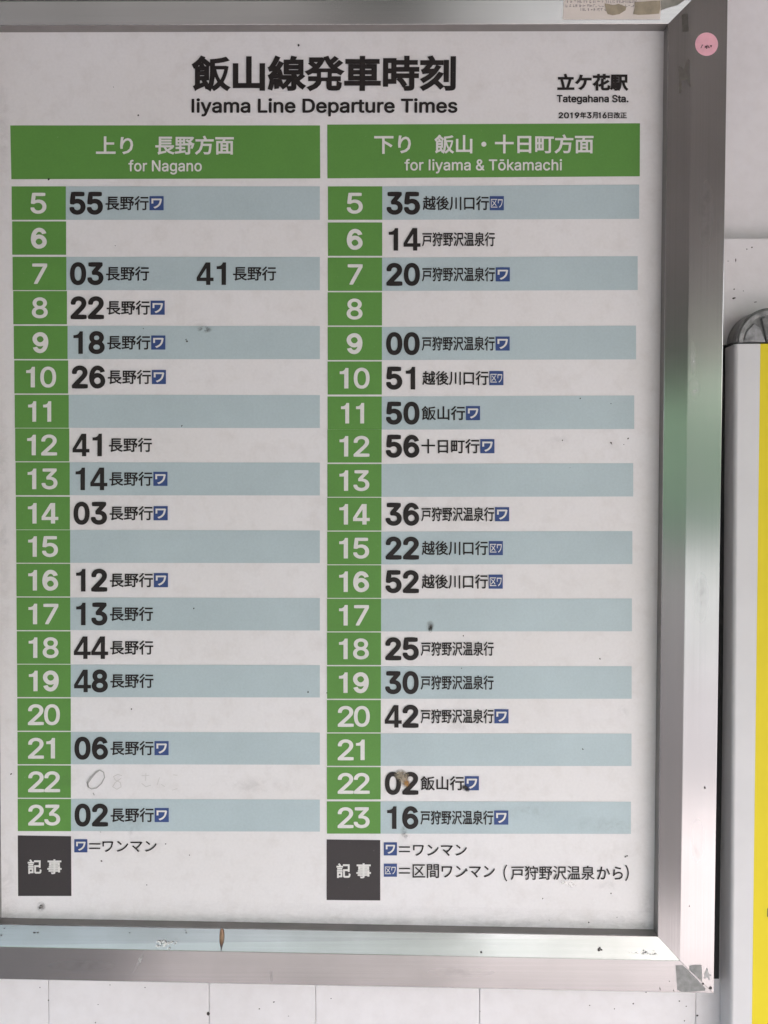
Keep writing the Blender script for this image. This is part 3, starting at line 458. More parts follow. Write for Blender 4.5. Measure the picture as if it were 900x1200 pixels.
def text(name, parts, mat, d=.0007):
    vs, fs = place(parts, d)
    return sub(mesh(name, vs, fs, mat))

HB, DB = .030, .017
DIG = {}
def digits(s, u0, v0, v1, adv, wd, bold):
    parts = []
    for i, ch in enumerate(s):
        x = u0 + adv * i
        if ch in '14':
            if ch not in DIG: DIG[ch] = poly_figure(ONE if ch == '1' else FOUR)
            parts.append((DIG[ch], (x + .13 * adv, v0, x + .67 * adv, v1) if ch == '1' else (x - .3, v0, x + wd + .6, v1))); continue
        if ch in '69':
            k = (ch, bold)
            if k not in DIG: DIG[k] = six(2.7 if bold > .02 else 2.6, ch == '9')
            parts.append((DIG[k], (x, v0 - .3, x + wd, v1 + .3))); continue
        if ch == '7': box = (x + .06 * adv, v0, x + wd, v1)
        else: box = (x, v0 - .3, x + wd, v1 + .3)
        parts.append((latin(ch, bold), box))
    return parts

# title
text('title_lettering', [(cjk('飯山線発車時刻', .034), (224.5, 65, 534, 107.5))], M['black'])
text('title_lettering', [(latin('Iiyama Line Departure Times', .020), (224.5, 115.2, 536, 136.6))], M['black'])
text('station_name', [(cjk('立ケ花駅', .038), (653, 86.3, 736.5, 106.8))], M['black'])
text('station_name', [(latin('Tategahana Sta.', .022), (652.5, 111.2, 736.5, 122.3))], M['black'])
text('revision_date', [(latin('2019', .026), (654.5, 131.6, 679, 138.8)), (cjk('年', .026), (679.8, 131.2, 687.2, 139)), (latin('3', .026), (687.8, 131.6, 693.3, 138.8)),
     (cjk('月', .026), (694, 131.4, 700.5, 139)), (latin('16', .026), (701.3, 131.6, 711, 138.8)), (cjk('日改正', .026), (712.3, 131.4, 734.5, 139))], M['black'])

# column headers
quad('header_band', [(12, 147), (375, 147), (375.3, 209), (13.3, 210)], .0003, M['green'])
quad('header_band', [(383.5, 146), (750, 144.5), (749.8, 206.6), (383.7, 209)], .0003, M['green'])
text('header_lettering', [(cjk('上り', .022), (112.5, 159.8, 156, 180.8))], M['white_ink'])
text('header_lettering', [(cjk('長野方面', .022), (182, 159, 274, 181.5))], M['white_ink'])
text('header_lettering', [(latin('for Nagano', .012), (150.5, 187.3, 236.5, 204.5))], M['white_ink'])
text('header_lettering', [(cjk('下り', .022), (438.5, 158.8, 481.5, 180.3))], M['white_ink'])
text('header_lettering', [(cjk('飯山', .022), (509, 157.8, 553.5, 180.2)), (cjk('・', .022), (564, 166, 570, 172)),
     (cjk('十日町方面', .022), (580, 157.5, 695.5, 180))], M['white_ink'])
text('header_lettering', [(latin('for Iiyama & Tōkamachi', .012), (474, 186.3, 658.5, 203.2))], M['white_ink'])

CL = [238, 279, 320.5, 360.5, 401.3, 441.7, 482, 521.3, 561, 601.3, 640.3, 679.8, 719.3, 758.8, 797.8, 837.3, 876.6, 915.9, 955]
CRt = [238, 280.3, 321.4, 362, 402.5, 443, 484, 522.8, 563, 602.5, 642.2, 681.5, 720.8, 760.2, 799.8, 839.3, 878.5, 917.8, 958]
LEFT = {5: [('55', '長野行', 1)], 7: [('03', '長野行', 0), ('41', '長野行', 0)], 8: [('22', '長野行', 1)], 9: [('18', '長野行', 1)], 10: [('26', '長野行', 1)],
        12: [('41', '長野行', 0)], 13: [('14', '長野行', 1)], 14: [('03', '長野行', 1)], 16: [('12', '長野行', 1)], 17: [('13', '長野行', 0)], 18: [('44', '長野行', 0)],
        19: [('48', '長野行', 0)], 21: [('06', '長野行', 1)], 23: [('02', '長野行', 1)]}
TG, EK = '戸狩野沢温泉行', '越後川口行'
RIGHT = {5: ('35', EK, 2), 6: ('14', TG, 0), 7: ('20', TG, 1), 9: ('00', TG, 1), 10: ('51', EK, 2), 11: ('50', '飯山行', 1), 12: ('56', '十日町行', 1),
         14: ('36', TG, 1), 15: ('22', EK, 2), 16: ('52', EK, 2), 18: ('25', TG, 0), 19: ('30', TG, 0), 20: ('42', TG, 1), 22: ('02', '飯山行', 1), 23: ('16', TG, 1)}

def mark(u, v, sz, kind):
    """small blue square; kind 1 reads ワ, kind 2 reads 区ワ"""
    h = sz / 2
    sq = [P(u, v - h, .0006), P(u + sz, v - h, .0006), P(u + sz, v + h, .0006), P(u, v + h, .0006)]
    vs = [tuple(p) for p in sq]; fs = [(0, 3, 2, 1)]; mi = [0]
    if kind == 1: parts = [(cjk('ワ', .028), (u + 2.2, v - h + 2.8, u + sz - 2.0, v + h - 2))]
    else: parts = [(cjk('区', .006), (u + 1.4, v - h + 3.4, u + sz * .54, v + h - 3.2)), (cjk('ワ', .012), (u + sz * .58, v - h + 3.6, u + sz - 1.4, v + h - 3))]
    v2, f2 = place(parts, .0009)
    fs += [tuple(i + 4 for i in f) for f in f2]; mi += [1] * len(f2)
    return sub(mesh('one_man_mark', vs + v2, fs, [M['blue'], M['white_ink']], mi=mi))

def lerp(a, b, t): return a + (b - a) * t
def pw(tab, y):
    for (y0, a), (y1, b) in zip(tab[:-1], tab[1:]):
        if y <= y1: break
    return lerp(a, b, (y - y0) / (y1 - y0))
LX0 = [(238, 13.6), (320, 14.7), (401, 16.1), (482, 17.2), (561, 18.2), (640, 18.9), (720, 19.4), (798, 20.0), (877, 20.4), (956, 20.7)]
LX1 = [(238, 77.2), (320, 77.8), (401, 79.2), (482, 80.6), (561, 81.7), (640, 82.2), (720, 82.4), (798, 82.9), (956, 83.2)]
RX0 = [(238, 384.2), (482, 383.8), (720, 383.2), (956, 383)]
RX1 = [(238, 448), (482, 447.4), (720, 446.6), (956, 446)]
RB1 = [(238, 749), (320, 747.3), (401, 745.4), (482, 743.2), (561, 742), (640, 741), (720, 740.5), (798, 740.2), (877, 740), (956, 739.4)]
DESTW = {'長野行': 50.6, TG: 85.5, EK: 77.5, '飯山行': 51, '十日町行': 68}
for k in range(19):
    hr = k + 5
    for side, cy in ((0, CL[k]), (1, CRt[k])):
        hh = lerp(19.6, 18.9, k / 18)
        x0, x1 = (pw(LX0, cy), pw(LX1, cy)) if side == 0 else (pw(RX0, cy), pw(RX1, cy))
        sk = (lerp(0, .6, k / 18) if side == 0 else lerp(-.2, .3, k / 18))
        quad('hour_cell', [(x0, cy - hh), (x1, cy - hh + sk * .3), (x1, cy + hh + sk * .3), (x0 + .2, cy + hh)], .00035, M['green'])
        cx = (x0 + x1) / 2 - .3
        s = str(hr)
        wd, adv = 18.6, 18.9
        if len(s) == 1: ps = digits(s, cx - wd / 2, cy - 11.8, cy + 12.2, adv, wd, .014)
        else: ps = digits(s, cx - (adv + wd) / 2 + (.2 if s[0] != '1' else -1), cy - 11.8, cy + 12.2, adv, wd, .014)
        if s == '11': ps = digits(s, cx - (adv + wd) / 2 + .8, cy - 11.8, cy + 12.2, adv * .93, wd, .018)
        text('hour_number', ps, M['white_ink'])
        if hr % 2:
            e1 = 374.8 if side == 0 else pw(RB1, cy)
            dz = lerp(-.5, 1.0, k / 18) if side == 0 else lerp(-2.0, .5, k / 18)
            if side == 0: dz = lerp(0, 1.0, k / 18)
            quad('row_band', [(x1, cy - hh), (e1, cy - hh + dz), (e1, cy + hh + dz * .6), (x1, cy + hh)], .0003, M['band'])
        deps = LEFT.get(hr, []) if side == 0 else ([RIGHT[hr]] if hr in RIGHT else [])
        for j, (mm, dest, ic) in enumerate(deps):
            m0 = (x1 + 4.2 if side == 0 else x1 + 5.0) + (148.8 if j else 0)
            text('minute_number', digits(mm, m0, cy - 13.0, cy + 13.4, 20.4, 18.9, .029), M['black'])
            d0 = m0 + (42.2 if side == 0 else (42.4 if dest == EK else 41.6))
            if j: d0 = 273
            dw = DESTW[dest]
            text('destination_lettering', [(cjk(dest, DB), (d0, cy - 8.3, d0 + dw, cy + 8.6))], M['black'])
            if ic: mark(d0 + dw + 1.0, cy + .1, 16.6, ic)

# notes at the foot
quad('note_cell', [(20.8, 979), (83.3, 980), (83.7, 1050), (21.2, 1050)], .0003, M['note'])
quad('note_cell', [(382.8, 983.7), (445.6, 984.5), (445.6, 1055.3), (382.8, 1054.7)], .0003, M['note'])
text('note_lettering', [(cjk('記', .026), (32.5, 1007, 48.7, 1024)), (cjk('事', .026), (55.5, 1007, 72.2, 1024.3))], M['white_ink'])
text('note_lettering', [(cjk('記', .026), (394.3, 1011.6, 410.8, 1028.8)), (cjk('事', .026), (417.6, 1011.6, 434.7, 1029.2))], M['white_ink'])
mark(87, 991.2, 15.4, 1); mark(449.8, 994.8, 15.4, 1); mark(449.8, 1019.8, 15.4, 2)
def bars(u, v): return [(SQ, (u, v - 3.3, u + 13, v - 1.7)), (SQ, (u, v + 1.9, u + 13, v + 3.5))]
SQ = ([(0, 0, 0), (1, 0, 0), (1, 1, 0), (0, 1, 0)], [(0, 1, 2, 3)])
text('legend_lettering', bars(104.5, 991.5) + [(cjk('ワンマン', .010), (120, 985.5, 183.5, 998.6))], M['black'])
text('legend_lettering', bars(467.5, 995.2) + [(cjk('ワンマン', .010), (484, 989.8, 547.2, 1003.2))], M['black'])
text('legend_lettering', bars(467.5, 1020.4) + [(cjk('区間', .010), (483.5, 1012.7, 514.5, 1029)), (cjk('ワンマン', .010), (517.5, 1014.6, 580, 1028.6)),
     (cjk('（', .010), (590, 1013.2, 594.5, 1033)), (cjk('戸狩野沢温泉', .010), (598.5, 1014.5, 697, 1031.3)), (cjk('から', .010), (699.5, 1015.5, 730, 1030.8)), (cjk('）', .010), (732.5, 1013.5, 737, 1032.6))], M['black'])

# dirt, smears and pencil marks on the sheet
def flecks(name, groups, mat, d=.0010, lab=None):
    bm = bmesh.new()
    for (u, v, su, sv, n, r) in groups:
        for _ in range(n):
            p = P(random.gauss(u, su), random.gauss(v, sv), d); k = r * random.uniform(.4, 1.3) / 1000
            dab(bm, p, k, k * random.uniform(.5, 1.0), random.uniform(0, 3), random.uniform(0, .00008), 7)
    return tag(sub(from_bm(name, bm, mat), lab), kind='stuff')
one = [(u, v, 0, 0, 1, r) for u, v, r in ((133, 102, 1.2), (162, 135, 1.2), (350, 53, 1.3), (57, 210, 1.3), (135, 288, .9), (168, 385, 1.2), (218, 398, 1.8), (219, 400, 1.2), (680, 467, 1.3),
       (716, 473, 1.1), (213, 499, 1.0), (659, 516, 1.2), (716, 519, 1.3), (717, 521, .9), (736, 514, 1.4), (731, 521, .9), (668, 548, .8), (62, 660, .9), (227, 713, 1.3), (703, 772, 1.1),
       (541, 783, 1.1), (361, 811, 1.3), (154, 831, 1.8), (683, 878, 1.2), (194, 989, 1.3), (119, 1009, 1.5), (172, 1037, 1.4), (13, 907, 1.5), (735, 1003, 2.4), (733, 1004, 1.8),
       (636, 1053, 1.2), (716, 1047, 1.1), (547, 1020, 2.0), (48, 1061, 2.6), (47, 1064, 2.2), (222, 1002, .8), (118, 975, 1.3), (386, 292, 1.3), (383, 812, 1.2), (543, 745, 1.1), (723, 1075, 1.3), (690, 1081, 1.6))]
flecks('dirt_specks', one, M['speck'])
def smear_mat(name, col, amt, sc=90, lo=.42, hi=.62):
    """thin patchy film: noise with a soft round falloff decides how much of it covers the sheet"""
    m, t, b = new_mat(name)
    v = coords(t); n1 = noise(t, sc, 6, .7, v, .6)
    r = ramp(t, n1.outputs[0], [(lo, (0, 0, 0)), (hi, (1, 1, 1))])
    g = N(t, 'ShaderNodeTexCoord'); mp = N(t, 'ShaderNodeMapping'); mp.inputs['Location'].default_value = (-1, 0, -1); mp.inputs['Scale'].default_value = (2, 0, 2)
    t.links.new(g.outputs['Generated'], mp.inputs['Vector'])
    ln = N(t, 'ShaderNodeVectorMath', operation='LENGTH'); t.links.new(mp.outputs[0], ln.inputs[0])
    f = ramp(t, ln.outputs['Value'], [(.25, (amt,) * 3), (.95, (0, 0, 0))])
    mu = N(t, 'ShaderNodeMath', operation='MULTIPLY'); t.links.new(r.outputs[0], mu.inputs[0]); t.links.new(f.outputs[0], mu.inputs[1])
    t.links.new(mu.outputs[0], b.inputs['Alpha'])
    b.inputs['Base Color'].default_value = (*col, 1); b.inputs['Roughness'].default_value = .7
    return m
SG = smear_mat('grey_film', (.17, .155, .145), .75); SGf = smear_mat('faint_grey_film', (.25, .235, .22), .11, 60); SK = smear_mat('black_film', (.03, .025, .02), 1.0, 160, .35, .5)
SB = smear_mat('beige_film', (.33, .28, .21), 1.0, 140, .28, .5); SA = smear_mat('amber_film', (.36, .17, .03), 1.0, 200, .25, .5); SW = smear_mat('pale_film', (.85, .83, .80), .9, 160)
_lift = [0]
def smear(u, v, ru, rv, mat, ang=0.0, d=.0011):
    _lift[0] += 1; d += .00002 * (_lift[0] % 20)
    pts = []
    for i in range(18):
        a = 2 * math.pi * i / 18; x, y = ru * math.cos(a), rv * math.sin(a)
        pts.append(P(u + x * math.cos(ang) - y * math.sin(ang), v + x * math.sin(ang) + y * math.cos(ang), d))
    return sub(mesh('dirt_smear', pts, [tuple(range(18))[::-1]], mat))
smear(504, 734, 6, 8, SG); smear(504.5, 737, 3.5, 5, SK)
smear(237, 380, 20, 9, SGf); smear(240, 386, 10, 5, SG); smear(655, 515, 14, 5, SGf)
smear(473, 974, 4.5, 8, SG); smear(477, 981, 4, 4, SG)
smear(545, 923, 6, 4.5, SK); smear(548, 926, 3.5, 2.6, SK)
smear(469, 908, 8, 8, SB); smear(474, 913, 8, 11, SB); smear(476.5, 918, 4.6, 5.6, SA)
smear(710, 1038, 16, 8, SGf); smear(669, 1036.5, 8, 4, SW); smear(660, 1034, 4, 3, SW)
smear(730, 835, 9, 12, SGf); smear(715, 968, 60, 14, SGf); smear(152, 962, 34, 16, SGf); smear(153, 972, 4, 14, SGf); 
smear(100, 420, 8, 8, SGf); smear(300, 920, 60, 12, SGf); smear(80, 915, 14, 9, SGf); smear(620, 950, 40, 14, SGf); smear(540, 850, 30, 10, SGf); smear(48, 1062.5, 6, 7, SG); smear(760, 1060, 14, 30, SGf); smear(8, 1040, 14, 60, SGf); smear(4, 600, 9, 200, SGf); smear(4, 150, 9, 100, SGf)
# dust along the foot of the sheet
def dust():
    m, t, b = new_mat('settled_dust')
    n1 = noise(t, 55, 6, .7, coords(t, (1, 1, 2.5)), .5); r = ramp(t, n1.outputs[0], [(.38, (.1,) * 3), (.68, (1, 1, 1))])
    g = N(t, 'ShaderNodeTexCoord'); sx = N(t, 'ShaderNodeSeparateXYZ'); t.links.new(g.outputs['Generated'], sx.inputs[0])
    f = ramp(t, sx.outputs['Z'], [(.25, (.22,) * 3), (.6, (.08,) * 3), (1.0, (0, 0, 0))])
    mu = N(t, 'ShaderNodeMath', operation='MULTIPLY'); t.links.new(r.outputs[0], mu.inputs[0]); t.links.new(f.outputs[0], mu.inputs[1])
    t.links.new(mu.outputs[0], b.inputs['Alpha']); b.inputs['Base Color'].default_value = (.24, .225, .21, 1); b.inputs['Roughness'].default_value = .9
    sub(mesh('settled_dust', [P(-8, 1083, .0011), P(772, 1096, .0011), P(772, 1068, .0011), P(-8, 1050, .0011)], [(0, 1, 2, 3)], m))
dust()

def stroke(bm, pts, wpx, d=.0010):
    ps = [P(u, v, d) for u, v in pts]
    prev = None
    for i, p in enumerate(ps):
        t = (ps[min(i + 1, len(ps) - 1)] - ps[max(i - 1, 0)]).normalized()
        n = Vector((-t.z, 0, t.x)) * (wpx / 2000)
        a, b = bm.verts.new(p + n), bm.verts.new(p - n)
        if prev: bm.faces.new((prev[0], a, b, prev[1]))
        prev = (a, b)
bm = bmesh.new()
stroke(bm, [(116, 903), (112, 906), (107, 912), (103, 918), (103, 922), (107, 924.5), (113, 923.5), (119, 918), (122.5, 911), (121.5, 905), (117, 902.5), (113, 904), (106, 911), (102, 917), (104, 923)], 1.3)
stroke(bm, [(109, 929), (110.5, 932)], 1.3)
sub(from_bm('pencil_scrawl', bm, M['pencil']))
bm = bmesh.new()
pl = plain('faint_pencil', (.66, .64, .63), .6)
stroke(bm, [(143, 909), (138, 907.5), (133, 910), (135, 914), (141, 917), (142, 922), (137, 925), (132, 922), (135, 917), (142, 912)], 1.0)
stroke(bm, [(166, 909), (175, 908.5)], .9); stroke(bm, [(171, 906), (170.5, 915)], .9); stroke(bm, [(166, 918), (171, 922), (177, 920)], .9)
stroke(bm, [(187, 911), (184, 920)], .8); stroke(bm, [(189, 919), (193, 922)], .8); stroke(bm, [(203, 908), (208, 908.5)], .8); stroke(bm, [(202, 926), (208, 924)], .8)
sub(from_bm('pencil_scrawl', bm, pl))

# rubbed marks on the frame's metal
def rub(*a, **k):
    o = smear(*a, **k); o.name = 'rub_mark'; o.parent = board; o.matrix_parent_inverse = Matrix.Translation(-Vector(board.location))
SR = smear_mat('pale_rub', (.75, .75, .73), .40, 120, .4, .65); SD = smear_mat('dull_rub', (.22, .21, .20), .30, 70, .45, .7)
rub(812, 420, 4, 20, SR, d=FACE + .0003); rub(814, 455, 7, 14, SR, d=FACE + .0003)
rub(163, 1127, 2.0, 16, SR, .5, d=FACE + .0003); rub(318, 1143, 2.2, 9, SD, d=FACE + .0003); rub(828, 250, 9, 40, SD, d=FACE + .0003)
rub(540, 1140, 40, 6, SD, d=FACE + .0003); rub(822, 700, 9, 30, SD, d=FACE + .0003); rub(818, 985, 8, 26, SD, d=FACE + .0003); rub(95, 1132, 40, 7, SD, d=FACE + .0003)
# grey residue of old tape on the frame: a part of the upright and lower rails
def patch(name, pts, d, mat, th=.00012, par=None, jag=0.0):
    n = len(pts)
    ps = [P(u + random.uniform(-jag, jag), v + random.uniform(-jag, jag), d(u, v) if callable(d) else d) for u, v in pts]
    vs = [Vector((p.x, p.y - th, p.z)) for p in ps] + [p + Vector((0, 0.00005, 0)) for p in ps]
    fs = [tuple(range(n))[::-1], tuple(range(n, 2 * n))] + [(i, (i + 1) % n, n + (i + 1) % n, n + i) for i in range(n)]
    o = mesh(name, vs, fs, mat)
    bm = bmesh.new(); bm.from_mesh(o.data); bmesh.ops.recalc_face_normals(bm, faces=bm.faces); bm.to_mesh(o.data); bm.free()
    if par is not None: adopt(o, par)
    return o
residue = plain('tape_residue', (.13, .118, .105), .75, var=.3, scale=200)
def on_right(u, v, lift=.0003):
    """depth of the right rail's surface at pixel (u, v)"""
    ul = 783 - 12.5 * (v - 28) / 1069; uf = 811.5 - 14.5 * v / 1126
    return LIP + (FACE - LIP) * min(1, max(0, (u - ul) / (uf - ul))) + lift
patch('tape_residue', [(799, 17), (806, 16), (806.5, 37), (799.5, 37.5)], on_right, residue, par=board, jag=.5)
for pts in ([(795, 79), (797, 78), (801, 81), (805, 72), (806, 69), (808, 70), (808, 81), (808.5, 92), (803, 93.5), (796, 93)], [(795.5, 92), (799, 92), (798.5, 108), (795.2, 109)], [(805, 91), (808, 91), (810, 102), (807.5, 100)]):
    patch('tape_residue', pts, on_right, plain('tape_residue_faint', (.17, .155, .14), .7, var=.3, scale=200), par=board, jag=.5)
bm = bmesh.new()
for (u, v, r) in ((40, 1093, 1.3), (44, 1093, 1.0), (152, 1093, .8), (218, 1093, .9), (217, 1090, .6), (1.5, 1096, 1.0), (5, 1088, .8), (564, 1116, 1.2), (703, 1111, 1.2), (702, 1113.5, 1.6), (705, 1113, 1.2)):
    d = LIP + (FACE - LIP) * min(1, max(0, (v - 1085 - u * .017) / 27)); dab(bm, P(u, v, d + .0012), r / 1000, r / 1000, 0, .0)
for (u, v, a, b) in ((773.5, 1159, .5, 2.2), (789.5, 1161, .4, 1.6), (757, 1163, .9, .6), (826, 927 - 4, 1.2, 1.6), (808, 1062, .5, .7), (832.5, 1158, 2.0, 1.8), (824, 1153, 1.3, 1.3), (784.5, 1150, .4, .5)):
    dab(bm, P(u, v, FACE + .0003), a / 1000, b / 1000, .2, 0)
adopt(tag(from_bm('dirt_specks', bm, M['speck']), kind='stuff'), board)
bm = bmesh.new()
pr = plain('paint_scrape', (.80, .80, .78), .8)
for (u, v, su, sv, n, r) in ((192, 1106, 6, 2.2, 34, 1.6), (757, 1117, 6, 1.6, 14, 1.4), (767, 1119, 3, 1.2, 8, 1.2)):
    for _ in range(n):
        x, y = random.gauss(u, su), random.gauss(v, sv); y = min(y, 1112 + u * .016)
        d = LIP + (FACE - LIP) * min(1, max(0, (y - 1083 - x * .018) / 27))
        dab(bm, P(x, y, d + .0022), r * random.uniform(.4, 1.3) / 1000, r * random.uniform(.3, .8) / 1000, random.uniform(-.5, .5), random.uniform(0, .0001), 7)
adopt(tag(from_bm('paint_scrape', bm, pr), kind='stuff'), board)

# grey tape over the lower right mitre, split along the joint
tm = plain('grey_tape', (.27, .27, .265), .5, var=.35, scale=160, bump=.2)
tape = empty('tape_patch', P(808, 1148, FACE)); tag(tape, 'torn grey tape patch stuck over the lower right corner joint of the frame', 'tape')
patch('tape_strip', [(791.5, 1131.5), (800, 1131), (806.5, 1137), (815, 1146), (827, 1158.5), (826, 1161), (812, 1162), (798, 1162.3), (793.5, 1160)], FACE + .0001, tm, .00022, tape, .3)
patch('tape_strip', [(808, 1131.5), (813, 1130.5), (822, 1130.8), (822.5, 1140), (823, 1150.5), (808, 1136)], FACE + .0001, tm, .00022, tape, .3)
patch('tape_scrap', [(825, 1141), (827, 1138), (828, 1134), (829.5, 1135), (830, 1139), (831.5, 1141.5), (833.5, 1142), (833, 1144), (831, 1144.5), (832, 1148), (830.5, 1148.5), (828.5, 1145), (826, 1147), (824.5, 1146.5), (825.5, 1143.5)], FACE + .0001, plain('tape_scrap', (.40, .39, .39), .6), .00015, tape, .2)

# pink round sticker with a scribble
st = empty('round_sticker', P(828, 52, FACE)); tag(st, 'pink round paper sticker with a dark scribble on the upper right of the frame', 'sticker')
n = 40
patch('paper_disc', [(828 + 13.4 * math.cos(2 * math.pi * i / n), 51.8 + 13.6 * math.sin(2 * math.pi * i / n)) for i in range(n)], FACE + .0001, plain('pink_paper', (.88, .46, .54), .6, var=.12, scale=120), .0002, st)
bm = bmesh.new(); dd = FACE + .0006
stroke(bm, [(823, 53), (821.3, 56.5)], .8, dd); stroke(bm, [(822.4, 52.6), (824, 52.9)], .7, dd)
stroke(bm, [(826.6, 53.5), (826.2, 56), (828, 55), (828.6, 52.6), (828, 57.2)], 1.0, dd); stroke(bm, [(826.2, 54.8), (829.5, 54)], .9, dd)
stroke(bm, [(829.6, 56.2), (830.6, 53.4), (831, 56), (832, 55.8)], .9, dd); stroke(bm, [(832.3, 53.4), (834, 53.2), (833.2, 55.2), (832.5, 54), (833.8, 54.2)], 1.1, dd)
adopt(from_bm('scribble', bm, plain('sticker_ink', (.10, .04, .05), .6)), st)

# printed paper note with dried tape on the top rail: it follows the slope and bends on to the flat face
note = empty('paper_note', P(716, 5, FACE)); tag(note, 'small printed paper note held by brittle brown tape on the top frame rail', 'note')
def on_top(u, v, lift=.0006):
    """point on the surface of the top rail at pixel (u, v)"""
    vl = 29.8 - 1.8 * (u + 14) / 797; vf = 1.5 - 2.0 * (u + 42) / 853
    t = min(1, max(0, (vl - v) / (vl - vf)))
    d = LIP + (FACE - LIP) * t + lift
    return P(u, v, d)
def slope_patch(name, left, right, v0, v1, mat, lift, rows=9):
    """ribbon between two lines u = left(v), u = right(v)"""
    vs, fs = [], []
    for i in range(rows + 1):
        v = v0 + (v1 - v0) * i / rows
        vs += [on_top(left(v), v, lift), on_top(right(v), v, lift)]
    for i in range(rows): fs.append((2 * i, 2 * i + 1, 2 * i + 3, 2 * i + 2))
    o = mesh(name, vs, fs, mat); so = o.modifiers.new('thickness', 'SOLIDIFY'); so.thickness = .0002; so.offset = -1
    adopt(o, note); return o
slope_patch('paper', lambda v: 660.8 - v * .05, lambda v: 776 - v * .12, -34, 22.8, plain('note_paper', (.66, .60, .55), .7, var=.12, scale=30), .0006, 16)
bm = bmesh.new()
for (v, a, b) in ((-24, 664, 770), (-18, 664, 768), (-11, 664, 768), (-5, 664, 766), (2.0, 664, 748), (6.8, 662, 742), (11.2, 679, 709)):
    u = a
    while u < b:
        wd = random.uniform(2.2, 4.2)
        for k in range(random.randint(2, 4)):
            x = u + random.uniform(0, wd - 1); y = v + random.uniform(-1.4, 1.4)
            if random.random() < .5: p = [(x, y), (x + random.uniform(1.2, 2.4), y)]
            else: p = [(x, v - 1.6), (x + random.uniform(-.3, .3), v + 1.5)]
            q0, q1 = on_top(*p[0], .0009), on_top(*p[1], .0009)
            t = (q1 - q0).normalized(); nn = Vector((-t.z, 0, t.x)) * .00032
            bm.faces.new([bm.verts.new(z) for z in (q0 + nn, q0 - nn, q1 - nn, q1 + nn)])
        u += wd + .9
adopt(from_bm('small_print', bm, M['grey_ink']), note)
tb = plain('dried_tape', (.33, .275, .185), .4, var=.4, scale=90)
def tape_piece(pts, mat, lift=.0012):
    vs = [on_top(u, v, lift) for u, v in pts]
    bm = bmesh.new(); f = bm.faces.new([bm.verts.new(p) for p in vs]); bmesh.ops.triangulate(bm, faces=[f])
    o = from_bm('dried_tape', bm, mat); so = o.modifiers.new('thickness', 'SOLIDIFY'); so.thickness = .0002
    adopt(o, note)
tape_piece([(708.5, 4), (712, 4.5), (719, 6), (725, 4.5), (734, 8), (733, 12), (724, 12.5), (726, 16.5), (718, 18), (712, 16.5), (710, 11)], tb)
tape_piece([(743.5, 2.5), (752, 2), (765, 1), (773.5, .8), (774, 9), (772.5, 16), (760, 17), (748, 17.5), (742, 16.5), (744, 9)], tb)
tape_piece([(774.5, .5), (788, -1.5), (800, -3), (802, .5), (794, 6), (783, 9), (775, 12)], plain('dried_tape_clear', (.25, .24, .20), .35, var=.4, scale=90), .0010)

# brown seed hanging on the lower rail
def seed():
    m, t, b = new_mat('seed_husk')
    g = N(t, 'ShaderNodeTexCoord'); sx = N(t, 'ShaderNodeSeparateXYZ'); t.links.new(g.outputs['Generated'], sx.inputs[0])
    r = ramp(t, sx.outputs['Z'], [(.0, (.03, .018, .02)), (.26, (.035, .02, .022)), (.42, (.17, .085, .04)), (.62, (.30, .18, .10)), (1.0, (.36, .20, .12))])
    n1 = noise(t, 500, 3, .5, coords(t, (1, 1, .15)))
    c = mixc(t, 1.0, r.outputs[0], ramp(t, n1.outputs[0], [(.3, (.7,) * 3), (.7, (1,) * 3)]).outputs[0], 'MULTIPLY')
    t.links.new(c, b.inputs['Base Color']); b.inputs['Roughness'].default_value = .55
    a = P(259.6, 1088, LIP + .0025); e = P(259.2, 1116, FACE + .0022)
    prof = [(0, .0), (.03, .9), (.08, 1.7), (.2, 2.3), (.34, 2.55), (.48, 2.5), (.6, 2.1), (.68, 1.55), (.76, .85), (.82, .45), (.9, .3), (1.0, .12)]
    ax = (e - a); X = Vector((1, 0, 0)); Y = ax.normalized().cross(X).normalized()
    vs, fs = [], []; k = 14
    for (s, r0) in prof:
        cc = a + ax * s + X * (.0002 * math.sin(s * 5))
        for i in range(k):
            th = 2 * math.pi * i / k; vs.append(cc + X * (r0 / 1000 * math.cos(th)) + Y * (r0 * .75 / 1000 * math.sin(th)))
    for j in range(len(prof) - 1):
        for i in range(k):
            fs.append((j * k + i, j * k + (i + 1) % k, (j + 1) * k + (i + 1) % k, (j + 1) * k + i))
    o = mesh('seed', vs, fs, m, smooth=True)
    return tag(o, 'small brown spindle-shaped seed with a dark tip lying on the lower frame rail', 'seed')
seed()

